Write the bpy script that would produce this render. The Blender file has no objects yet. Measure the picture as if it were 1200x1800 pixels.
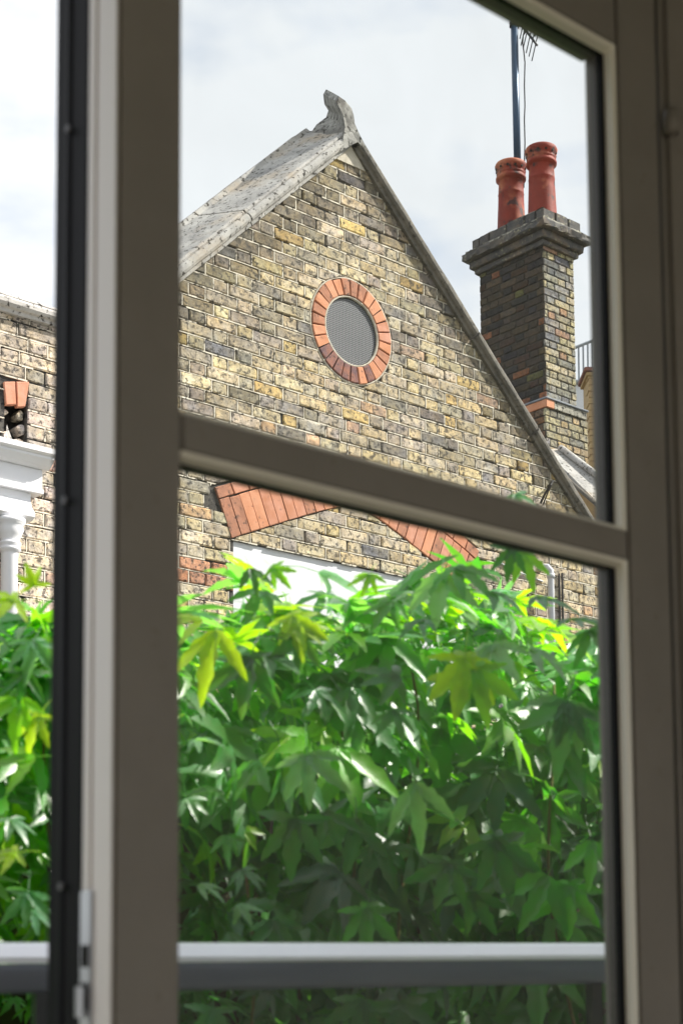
import bpy, bmesh, math, random
from mathutils import Vector, Matrix, noise
random.seed(7)
R = math.radians
sc = bpy.context.scene
col = sc.collection

# ---------------------------------------------------------------- camera
FPX, PPX, PPY = 2750.0, 600.0, 1438.0            # photograph frame 1200 x 1800
cu = Vector((395 - PPX, PPY + 28500, -FPX)).normalized()     # world up seen from the camera
cf = Vector((0, 0, -1)); cf = (cf - cf.dot(cu) * cu).normalized()
cx = cf.cross(cu)
CAM = Matrix((cx, cf, cu))                        # camera -> world
cam_d = bpy.data.cameras.new('camera'); cam = bpy.data.objects.new('camera', cam_d); col.objects.link(cam)
cam.matrix_world = CAM.to_4x4()
cam_d.sensor_width = 36; cam_d.lens = FPX / 1800 * 36
cam_d.shift_y = (PPY - 900) / 1800
cam_d.clip_start = 0.02; cam_d.clip_end = 3000
cam_d.dof.use_dof = True; cam_d.dof.focus_distance = 9.4; cam_d.dof.aperture_fstop = 9.5
sc.camera = cam

def ray(x, y):
    return CAM @ Vector((x - PPX, -(y - PPY), -FPX)) / FPX

def hdir(xv):                                     # horizontal direction whose vanishing point has this x
    a, b = 1000.0, 2500.0
    for _ in range(40):
        m = (a + b) / 2
        if ray(xv, m).z > 0: a = m
        else: b = m
    v = ray(xv, a); v.z = 0
    return v.normalized()

# ---------------------------------------------------------------- world and sun
SUN_EL = R(45)
GS = hdir(3750)                                   # along the gable, to the right
GN = Vector((GS.y, -GS.x, 0))                     # out of the gable, towards us
sd = (GN * math.cos(R(57)) + GS * math.sin(R(57)))
SUN = Vector((sd.x * math.cos(SUN_EL), sd.y * math.cos(SUN_EL), math.sin(SUN_EL)))
world = bpy.data.worlds.new('World'); sc.world = world; world.use_nodes = True
nt = world.node_tree; nt.nodes.clear()
out = nt.nodes.new('ShaderNodeOutputWorld')
sky = nt.nodes.new('ShaderNodeTexSky'); sky.sky_type = 'NISHITA'; sky.sun_disc = False
sky.sun_elevation = SUN_EL; sky.sun_rotation = math.atan2(SUN.x, SUN.y)
b1 = nt.nodes.new('ShaderNodeBackground'); b1.inputs[1].default_value = 0.12
b2 = nt.nodes.new('ShaderNodeBackground'); b2.inputs[0].default_value = (0.93, 0.95, 0.985, 1); b2.inputs[1].default_value = 0.63
tc = nt.nodes.new('ShaderNodeTexCoord')
mp = nt.nodes.new('ShaderNodeMapping'); mp.inputs['Scale'].default_value = (1, 1, 2.4)
no = nt.nodes.new('ShaderNodeTexNoise'); no.inputs['Scale'].default_value = 5.5; no.inputs['Detail'].default_value = 5
rp = nt.nodes.new('ShaderNodeValToRGB')
rp.color_ramp.elements[0].position = 0.34; rp.color_ramp.elements[0].color = (0.58, 0.58, 0.58, 1)
rp.color_ramp.elements[1].position = 0.52; rp.color_ramp.elements[1].color = (1, 1, 1, 1)
mx = nt.nodes.new('ShaderNodeMixShader')
L = nt.links.new
L(tc.outputs['Generated'], mp.inputs[0]); L(mp.outputs[0], no.inputs[0]); L(no.outputs[0], rp.inputs[0])
L(rp.outputs[0], mx.inputs[0]); L(sky.outputs[0], b1.inputs[0]); L(b1.outputs[0], mx.inputs[1]); L(b2.outputs[0], mx.inputs[2])
L(mx.outputs[0], out.inputs[0])
sl = bpy.data.lights.new('sun', 'SUN'); sl.energy = 5.0; sl.angle = R(0.6); sl.color = (1, 0.94, 0.85)
so = bpy.data.objects.new('sun', sl); col.objects.link(so)
so.rotation_euler = (-SUN).to_track_quat('-Z', 'Y').to_euler()
sc.view_settings.view_transform = 'Standard'; sc.view_settings.look = 'None'
sc.view_settings.exposure = 0.88; sc.view_settings.gamma = 1
sc.cycles.use_denoising = True
sc.cycles.max_bounces = 10; sc.cycles.diffuse_bounces = 6; sc.cycles.transparent_max_bounces = 12
sc.cycles.caustics_reflective = False; sc.cycles.caustics_refractive = False

# ---------------------------------------------------------------- helpers
def tag(o, label=None, cat=None, group=None, kind=None):
    if label: o['label'] = label
    if cat: o['category'] = cat
    if group: o['group'] = group
    if kind: o['kind'] = kind
    return o

def empty(name, loc, xdir=None):
    o = bpy.data.objects.new(name, None); o.empty_display_size = 0.1; col.objects.link(o)
    if xdir is None: o.location = loc
    else:
        x = Vector(xdir).normalized(); z = Vector((0, 0, 1)); y = z.cross(x)
        m = Matrix((x, y, z)).transposed().to_4x4(); m.translation = loc
        o.matrix_world = m
    return o

def link(name, me, parent=None, loc=None, rot=None):
    o = bpy.data.objects.new(name, me); col.objects.link(o)
    if parent is not None: o.parent = parent
    if loc is not None: o.location = loc
    if rot is not None: o.rotation_euler = rot
    return o

class MB:
    def __init__(s): s.v = []; s.f = []; s.c = []
    def add(s, vs, fs, c=None):
        n = len(s.v); s.v += [tuple(v) for v in vs]; s.f += [tuple(i + n for i in f) for f in fs]
        s.c += [c] * len(fs)
        return s
    def box(s, x0, x1, y0, y1, z0, z1, c=None):
        vs = [(x, y, z) for x in (x0, x1) for y in (y0, y1) for z in (z0, z1)]
        return s.add(vs, [(0, 1, 3, 2), (4, 6, 7, 5), (0, 4, 5, 1), (2, 3, 7, 6), (0, 2, 6, 4), (1, 5, 7, 3)], c)
    def tube(s, pts, r, n=8, c=None, cap=True):
        pts = [Vector(p) for p in pts]; k = len(pts)
        rr = r if isinstance(r, (list, tuple)) else [r] * k
        vs = []; up = None
        for i, p in enumerate(pts):
            t = (pts[min(i + 1, k - 1)] - pts[max(i - 1, 0)]).normalized()
            if up is None: up = t.orthogonal().normalized()
            up = (up - up.dot(t) * t).normalized(); w = t.cross(up)
            for j in range(n):
                a = 2 * math.pi * j / n
                vs.append(p + (up * math.cos(a) + w * math.sin(a)) * rr[i])
        fs = [(i * n + j, i * n + (j + 1) % n, (i + 1) * n + (j + 1) % n, (i + 1) * n + j) for i in range(k - 1) for j in range(n)]
        if cap: fs += [tuple(range(n))[::-1], tuple(range((k - 1) * n, k * n))]
        return s.add(vs, fs, c)
    def lathe(s, prof, n=28, cx=0, cy=0, wob=0):
        vs = []
        for r, z in prof:
            for j in range(n):
                a = 2 * math.pi * j / n
                q = r * (1 + wob * noise.noise(Vector((math.cos(a) * 2, math.sin(a) * 2, z * 4))))
                vs.append((cx + q * math.cos(a), cy + q * math.sin(a), z))
        fs = [(i * n + j, i * n + (j + 1) % n, (i + 1) * n + (j + 1) % n, (i + 1) * n + j) for i in range(len(prof) - 1) for j in range(n)]
        return s.add(vs, fs)
    def prism(s, a, b):            # two matching polygons joined
        n = len(a)
        return s.add(list(a) + list(b), [tuple(range(n))[::-1], tuple(range(n, 2 * n))] + [(i, (i + 1) % n, n + (i + 1) % n, n + i) for i in range(n)])
    def build(s, name, m, parent=None, smooth=False, bev=0, fix=True, sub=0):
        me = bpy.data.meshes.new(name); me.from_pydata(s.v, [], s.f); me.materials.append(m)
        if any(s.c):
            at = me.color_attributes.new('tone', 'FLOAT_COLOR', 'CORNER')
            k = 0
            for fi, f in enumerate(s.f):
                for _ in f:
                    at.data[k].color = s.c[fi] or (.5, .5, .5, 1); k += 1
        if fix:
            bm = bmesh.new(); bm.from_mesh(me); bmesh.ops.recalc_face_normals(bm, faces=bm.faces)
            if bev: bmesh.ops.bevel(bm, geom=bm.edges[:], offset=bev, segments=2, affect='EDGES', clamp_overlap=True)
            bm.to_mesh(me); bm.free()
        if smooth: me.polygons.foreach_set('use_smooth', [True] * len(me.polygons))
        me.update()
        return link(name, me, parent)

# ---------------------------------------------------------------- materials
def mat(name):
    m = bpy.data.materials.new(name); m.use_nodes = True
    t = m.node_tree; b = t.nodes['Principled BSDF']
    return m, t, b
def node(t, kind, **kw):
    n = t.nodes.new(kind)
    for k, v in kw.items():
        if k in n.inputs: n.inputs[k].default_value = v
        else: setattr(n, k, v)
    return n
def pos(t): return t.nodes.new('ShaderNodeNewGeometry').outputs['Position']
def nz(t, scale, detail=4, rough=0.55, vec=None, dist=0.0):
    n = node(t, 'ShaderNodeTexNoise', Scale=scale, Detail=detail, Roughness=rough, Distortion=dist)
    t.links.new(vec or pos(t), n.inputs['Vector']); return n.outputs['Fac']
def ramp(t, fac, p0, p1, c0=(0, 0, 0, 1), c1=(1, 1, 1, 1)):
    r = t.nodes.new('ShaderNodeValToRGB'); e = r.color_ramp.elements
    e[0].position, e[0].color, e[1].position, e[1].color = p0, c0, p1, c1
    t.links.new(fac, r.inputs[0]); return r.outputs[0]
def mix(t, fac, a, b, mode='MIX'):
    n = t.nodes.new('ShaderNodeMix'); n.data_type = 'RGBA'; n.blend_type = mode
    for i, v in ((0, fac), (6, a), (7, b)):
        if isinstance(v, (int, float)): n.inputs[i].default_value = v
        elif isinstance(v, tuple): n.inputs[i].default_value = v
        else: t.links.new(v, n.inputs[i])
    return n.outputs[2]
def bump(t, b, h, dist, strength=1.0):
    n = node(t, 'ShaderNodeBump', Strength=strength, Distance=dist)
    t.links.new(h, n.inputs['Height']); t.links.new(n.outputs[0], b.inputs['Normal'])
def c4(c, k=1.0): return (c[0] * k, c[1] * k, c[2] * k, 1)

def brick_mat(name, src, soot=0.5):
    m, t, b = mat(name)
    if src == 'object': base = t.nodes.new('ShaderNodeObjectInfo').outputs['Color']
    else: base = node(t, 'ShaderNodeVertexColor', layer_name='tone').outputs['Color']
    n1 = nz(t, 34, 6, .65); n2 = nz(t, 95, 4, .6); n3 = nz(t, 1.7, 5, .6); n4 = nz(t, 14, 5, .6)
    c = mix(t, ramp(t, n4, .35, .7), base, mix(t, 1.0, base, (1.22, 1.08, .80, 1), 'MULTIPLY'))
    c = mix(t, ramp(t, nz(t, 22, 5, .7), .42, .62), mix(t, 1.0, c, (.62, .62, .64, 1), 'MULTIPLY'), c)
    c = mix(t, ramp(t, n1, .52, .60, (0, 0, 0, 1), (.85, .85, .85, 1)), c, (.055, .05, .045, 1))
    c = mix(t, ramp(t, n2, .60, .68, (0, 0, 0, 1), (.85, .85, .85, 1)), c, (.03, .027, .025, 1))
    c = mix(t, ramp(t, nz(t, 50, 4, .6), .58, .70, (0, 0, 0, 1), (.6, .6, .6, 1)), c, mix(t, .5, mix(t, 1.0, c, (2.0, 2.0, 2.0, 1), 'MULTIPLY'), (.30, .28, .23, 1)))
    c = mix(t, ramp(t, n3, .5, .75, (0, 0, 0, 1), (soot, soot, soot, 1)), c, (.09, .085, .08, 1))
    t.links.new(c, b.inputs['Base Color']); b.inputs['Roughness'].default_value = .9
    b.inputs['Specular IOR Level'].default_value = .25
    bump(t, b, nz(t, 80, 6, .7), .006, .9)
    return m
M = {}
M['brick_o'] = brick_mat('stock_brick_single', 'object'); M['brick_a'] = brick_mat('stock_brick_joined', 'attr')
M['cbrick_o'] = M['brick_o']; M['cbrick_a'] = M['brick_a']

def rough_mat(name, c0, c1, scale=10, spots=None, sp=(.6, .68), bumpd=.004, rough=.85, spec=.3, spot_scale=60, c2=None):
    m, t, b = mat(name)
    c = mix(t, ramp(t, nz(t, scale, 6, .6), .35, .65), c4(c0), c4(c1))
    if c2: c = mix(t, ramp(t, nz(t, scale * .35, 5, .65), .5, .66), c, c4(c2))
    if spots: c = mix(t, ramp(t, nz(t, spot_scale, 4, .6), *sp), c, c4(spots))
    t.links.new(c, b.inputs['Base Color']); b.inputs['Roughness'].default_value = rough
    b.inputs['Specular IOR Level'].default_value = spec
    bump(t, b, nz(t, spot_scale * .8, 6, .65), bumpd)
    return m
M['mortar'] = rough_mat('lime_mortar', (.60, .55, .45), (.42, .38, .31), 9, (.035, .032, .03), (.54, .6), .006, spot_scale=42)
M['coping'] = rough_mat('weathered_coping', (.54, .52, .49), (.32, .31, .30), 7, (.035, .03, .025), (.565, .64), .004, spot_scale=38, c2=(.45, .38, .30))
M['saddle'] = rough_mat('stained_saddle_stone', (.44, .43, .40), (.22, .215, .205), 13, (.03, .028, .025), (.54, .62), .008, spot_scale=30, c2=(.13, .12, .11))
M['coping_dark'] = rough_mat('sooty_coping', (.20, .18, .15), (.10, .095, .085), 10, (.035, .03, .028), (.56, .66), .004, spot_scale=40)
M['red'] = rough_mat('rubbed_red_brick', (.60, .25, .13), (.68, .33, .20), 8, (.16, .07, .06), (.63, .72), .003, spot_scale=45)
M['red2'] = rough_mat('pink_red_brick', (.62, .31, .22), (.52, .21, .11), 8, (.2, .12, .1), (.64, .72), .003, spot_scale=45)
M['red3'] = rough_mat('stained_red_brick', (.50, .22, .13), (.36, .17, .11), 12, (.10, .06, .05), (.56, .68), .004, spot_scale=35)
M['red_dark'] = rough_mat('burnt_red_brick', (.17, .10, .11), (.35, .15, .10), 16, (.05, .04, .045), (.56, .68), .003, spot_scale=45)
M['joint'] = rough_mat('sooty_joint', (.085, .078, .068), (.05, .046, .042), 20, (.02, .02, .02), (.5, .6), .006, spot_scale=42)
M['pointing'] = rough_mat('lime_pointing', (.80, .74, .62), (.62, .56, .46), 9, (.10, .09, .075), (.53, .62), .003, spot_scale=30)
M['ring_mortar'] = rough_mat('white_lime', (.66, .60, .50), (.5, .45, .36), 20, (.08, .07, .06), (.62, .7), .004)
M['white'] = rough_mat('white_paint_outdoor', (.80, .80, .82), (.74, .75, .78), 3, None, rough=.5, bumpd=.0006)
M['terracotta'] = rough_mat('terracotta_pot', (.29, .035, .018), (.19, .028, .018), 5, (.07, .03, .03), (.55, .62), .006, rough=.65, spot_scale=9, c2=(.60, .24, .12))
M['dark'] = rough_mat('dark_void', (.012, .012, .012), (.02, .02, .02), 10)
M['lead'] = rough_mat('old_lead', (.34, .36, .40), (.22, .24, .28), 12, rough=.6)
M['flaunch'] = rough_mat('cap_mortar', (.50, .47, .39), (.22, .21, .18), 14, (.03, .03, .03), (.52, .62), .01, spot_scale=30)
M['caps'] = rough_mat('sooty_cap_brick', (.13, .12, .11), (.07, .07, .075), 14, (.32, .30, .22), (.6, .66), .01, spot_scale=30, c2=(.2, .15, .11))
M['slate'] = rough_mat('slate', (.10, .10, .11), (.16, .16, .17), 6)
M['ground'] = rough_mat('ground', (.16, .15, .13), (.10, .11, .07), 1, (.05, .05, .04), (.5, .7), .01)
M['wood'] = rough_mat('dark_fence', (.07, .05, .035), (.10, .075, .05), 12)
M['stem'] = rough_mat('vine_stem', (.13, .11, .05), (.09, .05, .035), 30)
M['vine'] = rough_mat('green_vine', (.16, .19, .05), (.20, .11, .06), 12)
M['pvc'] = rough_mat('grey_pipe', (.62, .63, .66), (.52, .53, .56), 8, (.2, .2, .2), (.7, .8), .0005, rough=.5)
M['iron'] = rough_mat('black_iron', (.02, .02, .022), (.04, .035, .035), 20, rough=.6)
M['ochre'] = rough_mat('ochre_brick', (.50, .36, .18), (.42, .28, .15), 9, (.15, .11, .07), (.6, .7), .004)
M['render_wall'] = rough_mat('cream_paint_wall', (.68, .66, .62), (.62, .60, .56), 2, rough=.8, bumpd=.001)
M['oak'] = rough_mat('pale_oak_floor', (.55, .46, .36), (.48, .39, .29), 3, rough=.45, bumpd=.0005)

def simple(name, c, rough=.5, metal=0., spec=.5):
    m, t, b = mat(name); b.inputs['Base Color'].default_value = c4(c); b.inputs['Roughness'].default_value = rough
    b.inputs['Metallic'].default_value = metal; b.inputs['Specular IOR Level'].default_value = spec
    bump(t, b, nz(t, 300, 3, .6), .0002, .5)
    return m
M['taupe'] = rough_mat('taupe_paint', (.275, .256, .230), (.25, .232, .208), 14, (.22, .20, .17), (.66, .74), .0003, rough=.42, spot_scale=70)
M['bead_lit'] = simple('taupe_paint_lit', (.90, .87, .77), .3)  # taupe paint made cream: light falling on the bead put into colour
M['edge_lit'] = simple('lit_leaf_edge', (.93, .89, .87), .3)  # leaf edge brightened in colour for the outdoor light on it
M['edge_groove'] = simple('edge_groove', (.6, .53, .50), .5)
M['gasket'] = simple('black_rubber', (.007, .007, .009), .6, 0, .15)
M['clad'] = simple('dark_cladding', (.02, .021, .026), .35)
M['reveal'] = simple('brown_reveal', (.05, .04, .037), .4)
M['screw'] = simple('dull_screw', (.16, .16, .17), .5, .3)
M['steel'] = simple('lock_steel', (.50, .51, .54), .3, .8)
M['rail'] = simple('lit_steel_rail', (.90, .91, .95), .28, .45)  # top of the handrail tube: sky light put into the colour
M['rail_shade'] = simple('shaded_steel_rail', (.24, .27, .36), .34, .3)  # underside of the same tube: shade put into the colour
M['galv'] = simple('blue_steel_mast', (.03, .065, .12), .35, .4)
M['alu'] = simple('aerial_aluminium', (.05, .055, .06), .4, .5)
M['mesh'] = simple('zinc_mesh', (.24, .245, .26), .5, .1)
M['paint_grey'] = simple('grey_paint', (.30, .33, .36), .5)

def glass_mat():
    m, t, b = mat('window_glass'); t.nodes.remove(b)
    o = [n for n in t.nodes if n.type == 'OUTPUT_MATERIAL'][0]
    tr = node(t, 'ShaderNodeBsdfTransparent'); tr.inputs[0].default_value = (.95, .965, .96, 1)
    gl = node(t, 'ShaderNodeBsdfGlossy', Roughness=.03)
    lw = node(t, 'ShaderNodeLayerWeight', Blend=.5); pw = node(t, 'ShaderNodeMath', operation='POWER'); pw.inputs[1].default_value = 5
    ma = node(t, 'ShaderNodeMath', operation='MULTIPLY_ADD'); ma.inputs[1].default_value = .9; ma.inputs[2].default_value = .04
    t.links.new(lw.outputs['Facing'], pw.inputs[0]); t.links.new(pw.outputs[0], ma.inputs[0]); ms = t.nodes.new('ShaderNodeMixShader')
    t.links.new(ma.outputs[0], ms.inputs[0]); t.links.new(tr.outputs[0], ms.inputs[1]); t.links.new(gl.outputs[0], ms.inputs[2])
    df = node(t, 'ShaderNodeBsdfDiffuse'); df.inputs[0].default_value = (.6, .62, .6, 1)
    d1 = ramp(t, nz(t, 7, 5, .65, dist=.8), .3, .75, (.008, .008, .008, 1), (.045, .045, .045, 1))
    m2 = t.nodes.new('ShaderNodeMixShader'); t.links.new(d1, m2.inputs[0]); t.links.new(ms.outputs[0], m2.inputs[1]); t.links.new(df.outputs[0], m2.inputs[2])
    t.links.new(m2.outputs[0], o.inputs[0]); return m
M['glass'] = glass_mat()

def leaf_mat(name, src):
    m, t, b = mat(name)
    o = [n for n in t.nodes if n.type == 'OUTPUT_MATERIAL'][0]
    if src == 'object': base = t.nodes.new('ShaderNodeObjectInfo').outputs['Color']
    else: base = node(t, 'ShaderNodeVertexColor', layer_name='tone').outputs['Color']
    c = mix(t, ramp(t, nz(t, 25, 4, .6), .4, .65), base, mix(t, .35, base, (.10, .12, .02, 1)))
    t.links.new(c, b.inputs['Base Color']); b.inputs['Roughness'].default_value = .4
    b.inputs['Specular IOR Level'].default_value = .65; b.inputs['Coat Weight'].default_value = .6; b.inputs['Coat Roughness'].default_value = .34
    tl = node(t, 'ShaderNodeBsdfTranslucent')
    t.links.new(mix(t, 1.0, c, (3.6, 3.6, 1.0, 1), 'MULTIPLY'), tl.inputs[0])
    ms = t.nodes.new('ShaderNodeMixShader'); ms.inputs[0].default_value = .42
    t.links.new(b.outputs[0], ms.inputs[1]); t.links.new(tl.outputs[0], ms.inputs[2]); t.links.new(ms.outputs[0], o.inputs[0])
    bump(t, b, nz(t, 60, 4, .6), .002, .6)
    return m
M['leaf_o'] = leaf_mat('creeper_leaf_single', 'object'); M['leaf_a'] = leaf_mat('creeper_leaf_joined', 'attr')

# ================================================================ GROUND
GZ = -4.2
g = MB(); g.add([(-400, -400, GZ), (400, -400, GZ), (400, 400, GZ), (-400, 400, GZ)], [(0, 1, 2, 3)])
tag(g.build('ground', M['ground'], fix=False), kind='structure')

# ================================================================ bricks
def clip(poly, nx, nz_, c):                       # keep nx*s + nz*z <= c
    res = []
    for i in range(len(poly)):
        a, b = poly[i], poly[(i + 1) % len(poly)]
        da = nx * a[0] + nz_ * a[1] - c; db = nx * b[0] + nz_ * b[1] - c
        if da <= 0: res.append(a)
        if (da < 0 < db) or (db < 0 < da):
            k = da / (da - db); res.append((a[0] + (b[0] - a[0]) * k, a[1] + (b[1] - a[1]) * k))
    return res
def area(p): return abs(sum(p[i][0] * p[(i + 1) % len(p)][1] - p[(i + 1) % len(p)][0] * p[i][1] for i in range(len(p)))) / 2

def slab(poly, proud, back=.012, ch=.005, jit=.0015, rnd=random):
    """a brick: polygon in the wall plane, worn arris, front slightly uneven; local y is into the wall"""
    n = len(poly); cxx = sum(p[0] for p in poly) / n; czz = sum(p[1] for p in poly) / n
    J = lambda: rnd.uniform(-jit, jit)
    o = [(p[0] + J(), p[1] + J()) for p in poly]
    def ins(p, k):
        dx, dz = cxx - p[0], czz - p[1]; l = math.hypot(dx, dz) or 1
        return (p[0] + (k if dx > 0 else -k) * min(1, abs(dx) / .004), p[1] + (k if dz > 0 else -k) * min(1, abs(dz) / .004))
    vs = [(p[0], back, p[1]) for p in o]
    vs += [(p[0], -proud + ch * rnd.uniform(.7, 1.3), p[1]) for p in o]
    inn = [ins(p, ch * rnd.uniform(.8, 1.4)) for p in o]
    vs += [(p[0], -proud + rnd.uniform(-.001, .001), p[1]) for p in inn]
    vs.append((cxx, -proud + rnd.uniform(-.0015, .0025), czz))
    fs = []
    for i in range(n):
        j = (i + 1) % n
        fs += [(i, j, n + j, n + i), (n + i, n + j, 2 * n + j, 2 * n + i), (2 * n + i, 2 * n + j, 3 * n)]
    return vs, fs
def rect8(w, h, k=.007, rnd=random):
    q = lambda: k * rnd.uniform(.5, 1.9)
    a = w / 2; b = h / 2; m = rnd.uniform(-.2, .2) * w
    return [(-a + q(), -b), (m, -b + rnd.uniform(-.0015, .0015)), (a - q(), -b), (a, -b + q()), (a, b - q()), (a - q(), b), (m, b + rnd.uniform(-.0015, .0015)), (-a + q(), b), (-a, b - q()), (-a, -b + q())]
CH, BW, BH, BJ = .075, .2150, .1025, .010
def mesh_of(name, vs, fs, m):
    me = bpy.data.meshes.new(name); me.from_pydata(vs, [], fs); me.materials.append(m)
    bm = bmesh.new(); bm.from_mesh(me); bmesh.ops.recalc_face_normals(bm, faces=bm.faces); bm.to_mesh(me); bm.free()
    me.update(); return me
VAR = {'s': [], 'h': []}
for k, w in (('s', BW), ('h', BH)):
    for i in range(9):
        vs, fs = slab(rect8(w, CH - .0105), 0.0, back=.02, ch=.006, jit=.0012)
        VAR[k].append((vs, fs, mesh_of('brick', vs, fs, M['brick_o'])))

PAL = [((.40, .34, .235), 6), ((.35, .31, .24), 6), ((.29, .265, .225), 4), ((.21, .20, .19), 1.8), ((.44, .335, .16), 1.5),
       ((.34, .30, .25), 5), ((.14, .14, .145), .35), ((.40, .29, .21), .5), ((.45, .40, .30), 4), ((.18, .16, .14), .8)]
PAL_C = [((.07, .058, .048), 4), ((.045, .045, .05), 4), ((.10, .08, .06), 1.5), ((.15, .15, .07), .4), ((.26, .12, .07), .2), ((.075, .05, .04), 1.5)]  # left chimney face: its shade and soot both put into the brick colour
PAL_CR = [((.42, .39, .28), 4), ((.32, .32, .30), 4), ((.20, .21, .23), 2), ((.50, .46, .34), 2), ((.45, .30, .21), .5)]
PAL_L = [((.46, .41, .37), 4), ((.40, .36, .325), 4), ((.50, .44, .39), 2), ((.34, .31, .28), 1.5), ((.46, .33, .29), .8)]
def pick(pal, rnd=random):
    c = rnd.choices([p[0] for p in pal], [p[1] for p in pal])[0]; k = rnd.uniform(.82, 1.2) * (1.6 if pal in (PAL, PAL_L) else 1.1)
    return (c[0] * k, c[1] * k * rnd.uniform(.97, 1.03), c[2] * k * rnd.uniform(.9, 1.1), 1)

def lay(root, wall, s0, s1, z0, z1, keep, colour, view, limit, mo, ma, zbase, phase=0.0, proud=(.003, .009), point=None):
    """flemish bond; view(s,z,w) scores how large a brick shows, best <limit> become parts"""
    items = []
    k0 = math.floor((z0 - zbase) / CH); k1 = math.ceil((z1 - zbase) / CH)
    for k in range(k0, k1):
        zc = zbase + (k + .5) * CH
        per = BW + BH + 2 * BJ
        x = s0 - per * 2 + phase + (per / 2 if k % 2 else 0) + random.uniform(-.012, .012); x -= ((x - s0) // per) * per + per
        i = 0
        while x < s1:
            w = BW if i % 2 == 0 else BH
            ww = w + random.uniform(-.006, .006)
            a, b = x, x + ww; x = b + BJ + (w - ww) ; i += 1
            aa, bb = max(a, s0), min(b, s1)
            if bb - aa < .02: continue
            whole = (aa == a and bb == b)
            poly = [(aa, zc - (CH - .0105) / 2), (bb, zc - (CH - .0105) / 2), (bb, zc + (CH - .0105) / 2), (aa, zc + (CH - .0105) / 2)]
            r = keep(poly)
            if r is None or len(r) < 3 or area(r) < .0006: continue
            cut = (not whole) or abs(area(r) - area(poly)) > 1e-5
            cx_ = sum(p[0] for p in r) / len(r); cz_ = sum(p[1] for p in r) / len(r)
            items.append(dict(cut=cut, poly=r, c=(cx_, cz_), kind='s' if w == BW else 'h', w=ww, a=(a + b) / 2, z=zc, col=colour(cx_, cz_), sc=view(cx_, cz_) * area(r), pr=random.uniform(*proud), tilt=random.gauss(0, .006)))
    if point:
        pm = MB()
        def strip(a, b, z0_, z1_):
            r = keep([(a, z0_), (b, z0_), (b, z1_), (a, z1_)])
            if r and len(r) > 2 and area(r) > 2e-5:
                pr = point[1] + random.uniform(-.001, .0012)
                if random.random() < point[2]: return
                n = len(r); pm.add([(p[0], .006, p[1]) for p in r] + [(p[0], -pr, p[1]) for p in r], [tuple(range(n, 2 * n))] + [(i_, (i_ + 1) % n, n + (i_ + 1) % n, n + i_) for i_ in range(n)])
        hw = point[0]
        for k in range(k0, k1 + 1):
            zc = zbase + k * CH; x = s0
            while x < s1:
                l = random.uniform(.05, .16); j = random.uniform(-.0012, .0012); h = hw * random.uniform(.4, 1.35)
                strip(x, min(x + l, s1), zc - h + j, zc + h + j); x += l
        for d in items:
            if d['cut'] and d['w'] < .05: continue
            x = d['a'] + d['w'] / 2 + BJ / 2
            if s0 < x < s1: h = hw * random.uniform(.5, 1.1); strip(x - h, x + h, d['z'] - CH / 2 + .004, d['z'] + CH / 2 - .004)
        tag(pm.build('pointing', M['pointing'], wall), kind='stuff')
    items.sort(key=lambda d: -d['sc'])
    st = MB()
    for n, d in enumerate(items):
        part = n < limit and d['sc'] > 0
        if not d['cut']:
            vs, fs, me = random.choice(VAR[d['kind']])
            base = BW if d['kind'] == 's' else BH
            if part:
                o = link('brick', me, wall, (d['a'], -d['pr'], d['z']), (0, d['tilt'], 0)); o.scale = (d['w'] / base, 1, 1)
                o.color = d['col']
            else:
                k = d['w'] / base; st.add([(v[0] * k + d['a'], v[1] - d['pr'], v[2] + d['z'] - v[0] * d['tilt']) for v in vs], fs, d['col'])
        else:
            vs, fs = slab(d['poly'], d['pr'])
            if part:
                c = d['c']; me = mesh_of('brick', [(v[0] - c[0], v[1], v[2] - c[1]) for v in vs], fs, mo)
                o = link('brick', me, wall, (c[0], 0, c[1])); o.color = d['col']
            else: st.add(vs, fs, d['col'])
    if st.v: tag(st.build('brickwork', ma, wall), kind='stuff')
    return items

# ================================================================ GABLE HOUSE
W0 = ray(617, 583); W0 = W0 * (9.3 / W0.y)
def proj(P):
    c = CAM.transposed() @ Vector(P); return PPX + FPX * c.x / -c.z, PPY - FPX * c.y / -c.z
def WL(x, y, d=0.0):                              # photograph point on the gable plane -> (s, z)
    r = ray(x, y); t = (W0 + GN * d).dot(GN) / r.dot(GN); p = r * t - W0
    return p.dot(GS), p.z
def WP(s, d, z): return W0 + GS * s + GN * d + Vector((0, 0, z))
house = empty('gabled_house', Vector((W0.x, W0.y, GZ)), GS)
tag(house, 'yellow stock brick house with pointed gable, round vent and red brick arch', 'house')
class _P: pass
# everything of the house hangs on a wall part whose origin is the centre of the round vent
ZAP, SL, SR = 1.19, .967, .93                      # apex of the brickwork, slopes
PAR = -.537; SPAR = -(ZAP - PAR) / SL              # left parapet
RZ = -.98; SRZ = (ZAP - RZ) / SR
PANEL = -1.466
SMIN, SMAX = -3.6, 3.0
arch_in = lambda s: -1.105 - .385 * abs(s) - .012 * abs(s) * (1 - abs(s))
MOR = .004
core = MB()
yF = MOR
outl = [(SMIN, GZ - W0.z), (SMAX, GZ - W0.z), (SMAX, RZ), (SRZ, RZ), (0, ZAP), (SPAR, PAR), (SMIN, PAR)]
# front skin as polygons around the openings, plus body behind
body = MB()
def poly_prism(mb, pts, y0, y1):
    mb.prism([(p[0], y0, p[1]) for p in pts], [(p[0], y1, p[1]) for p in pts])
OC = .205
wallme = MB()
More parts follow.
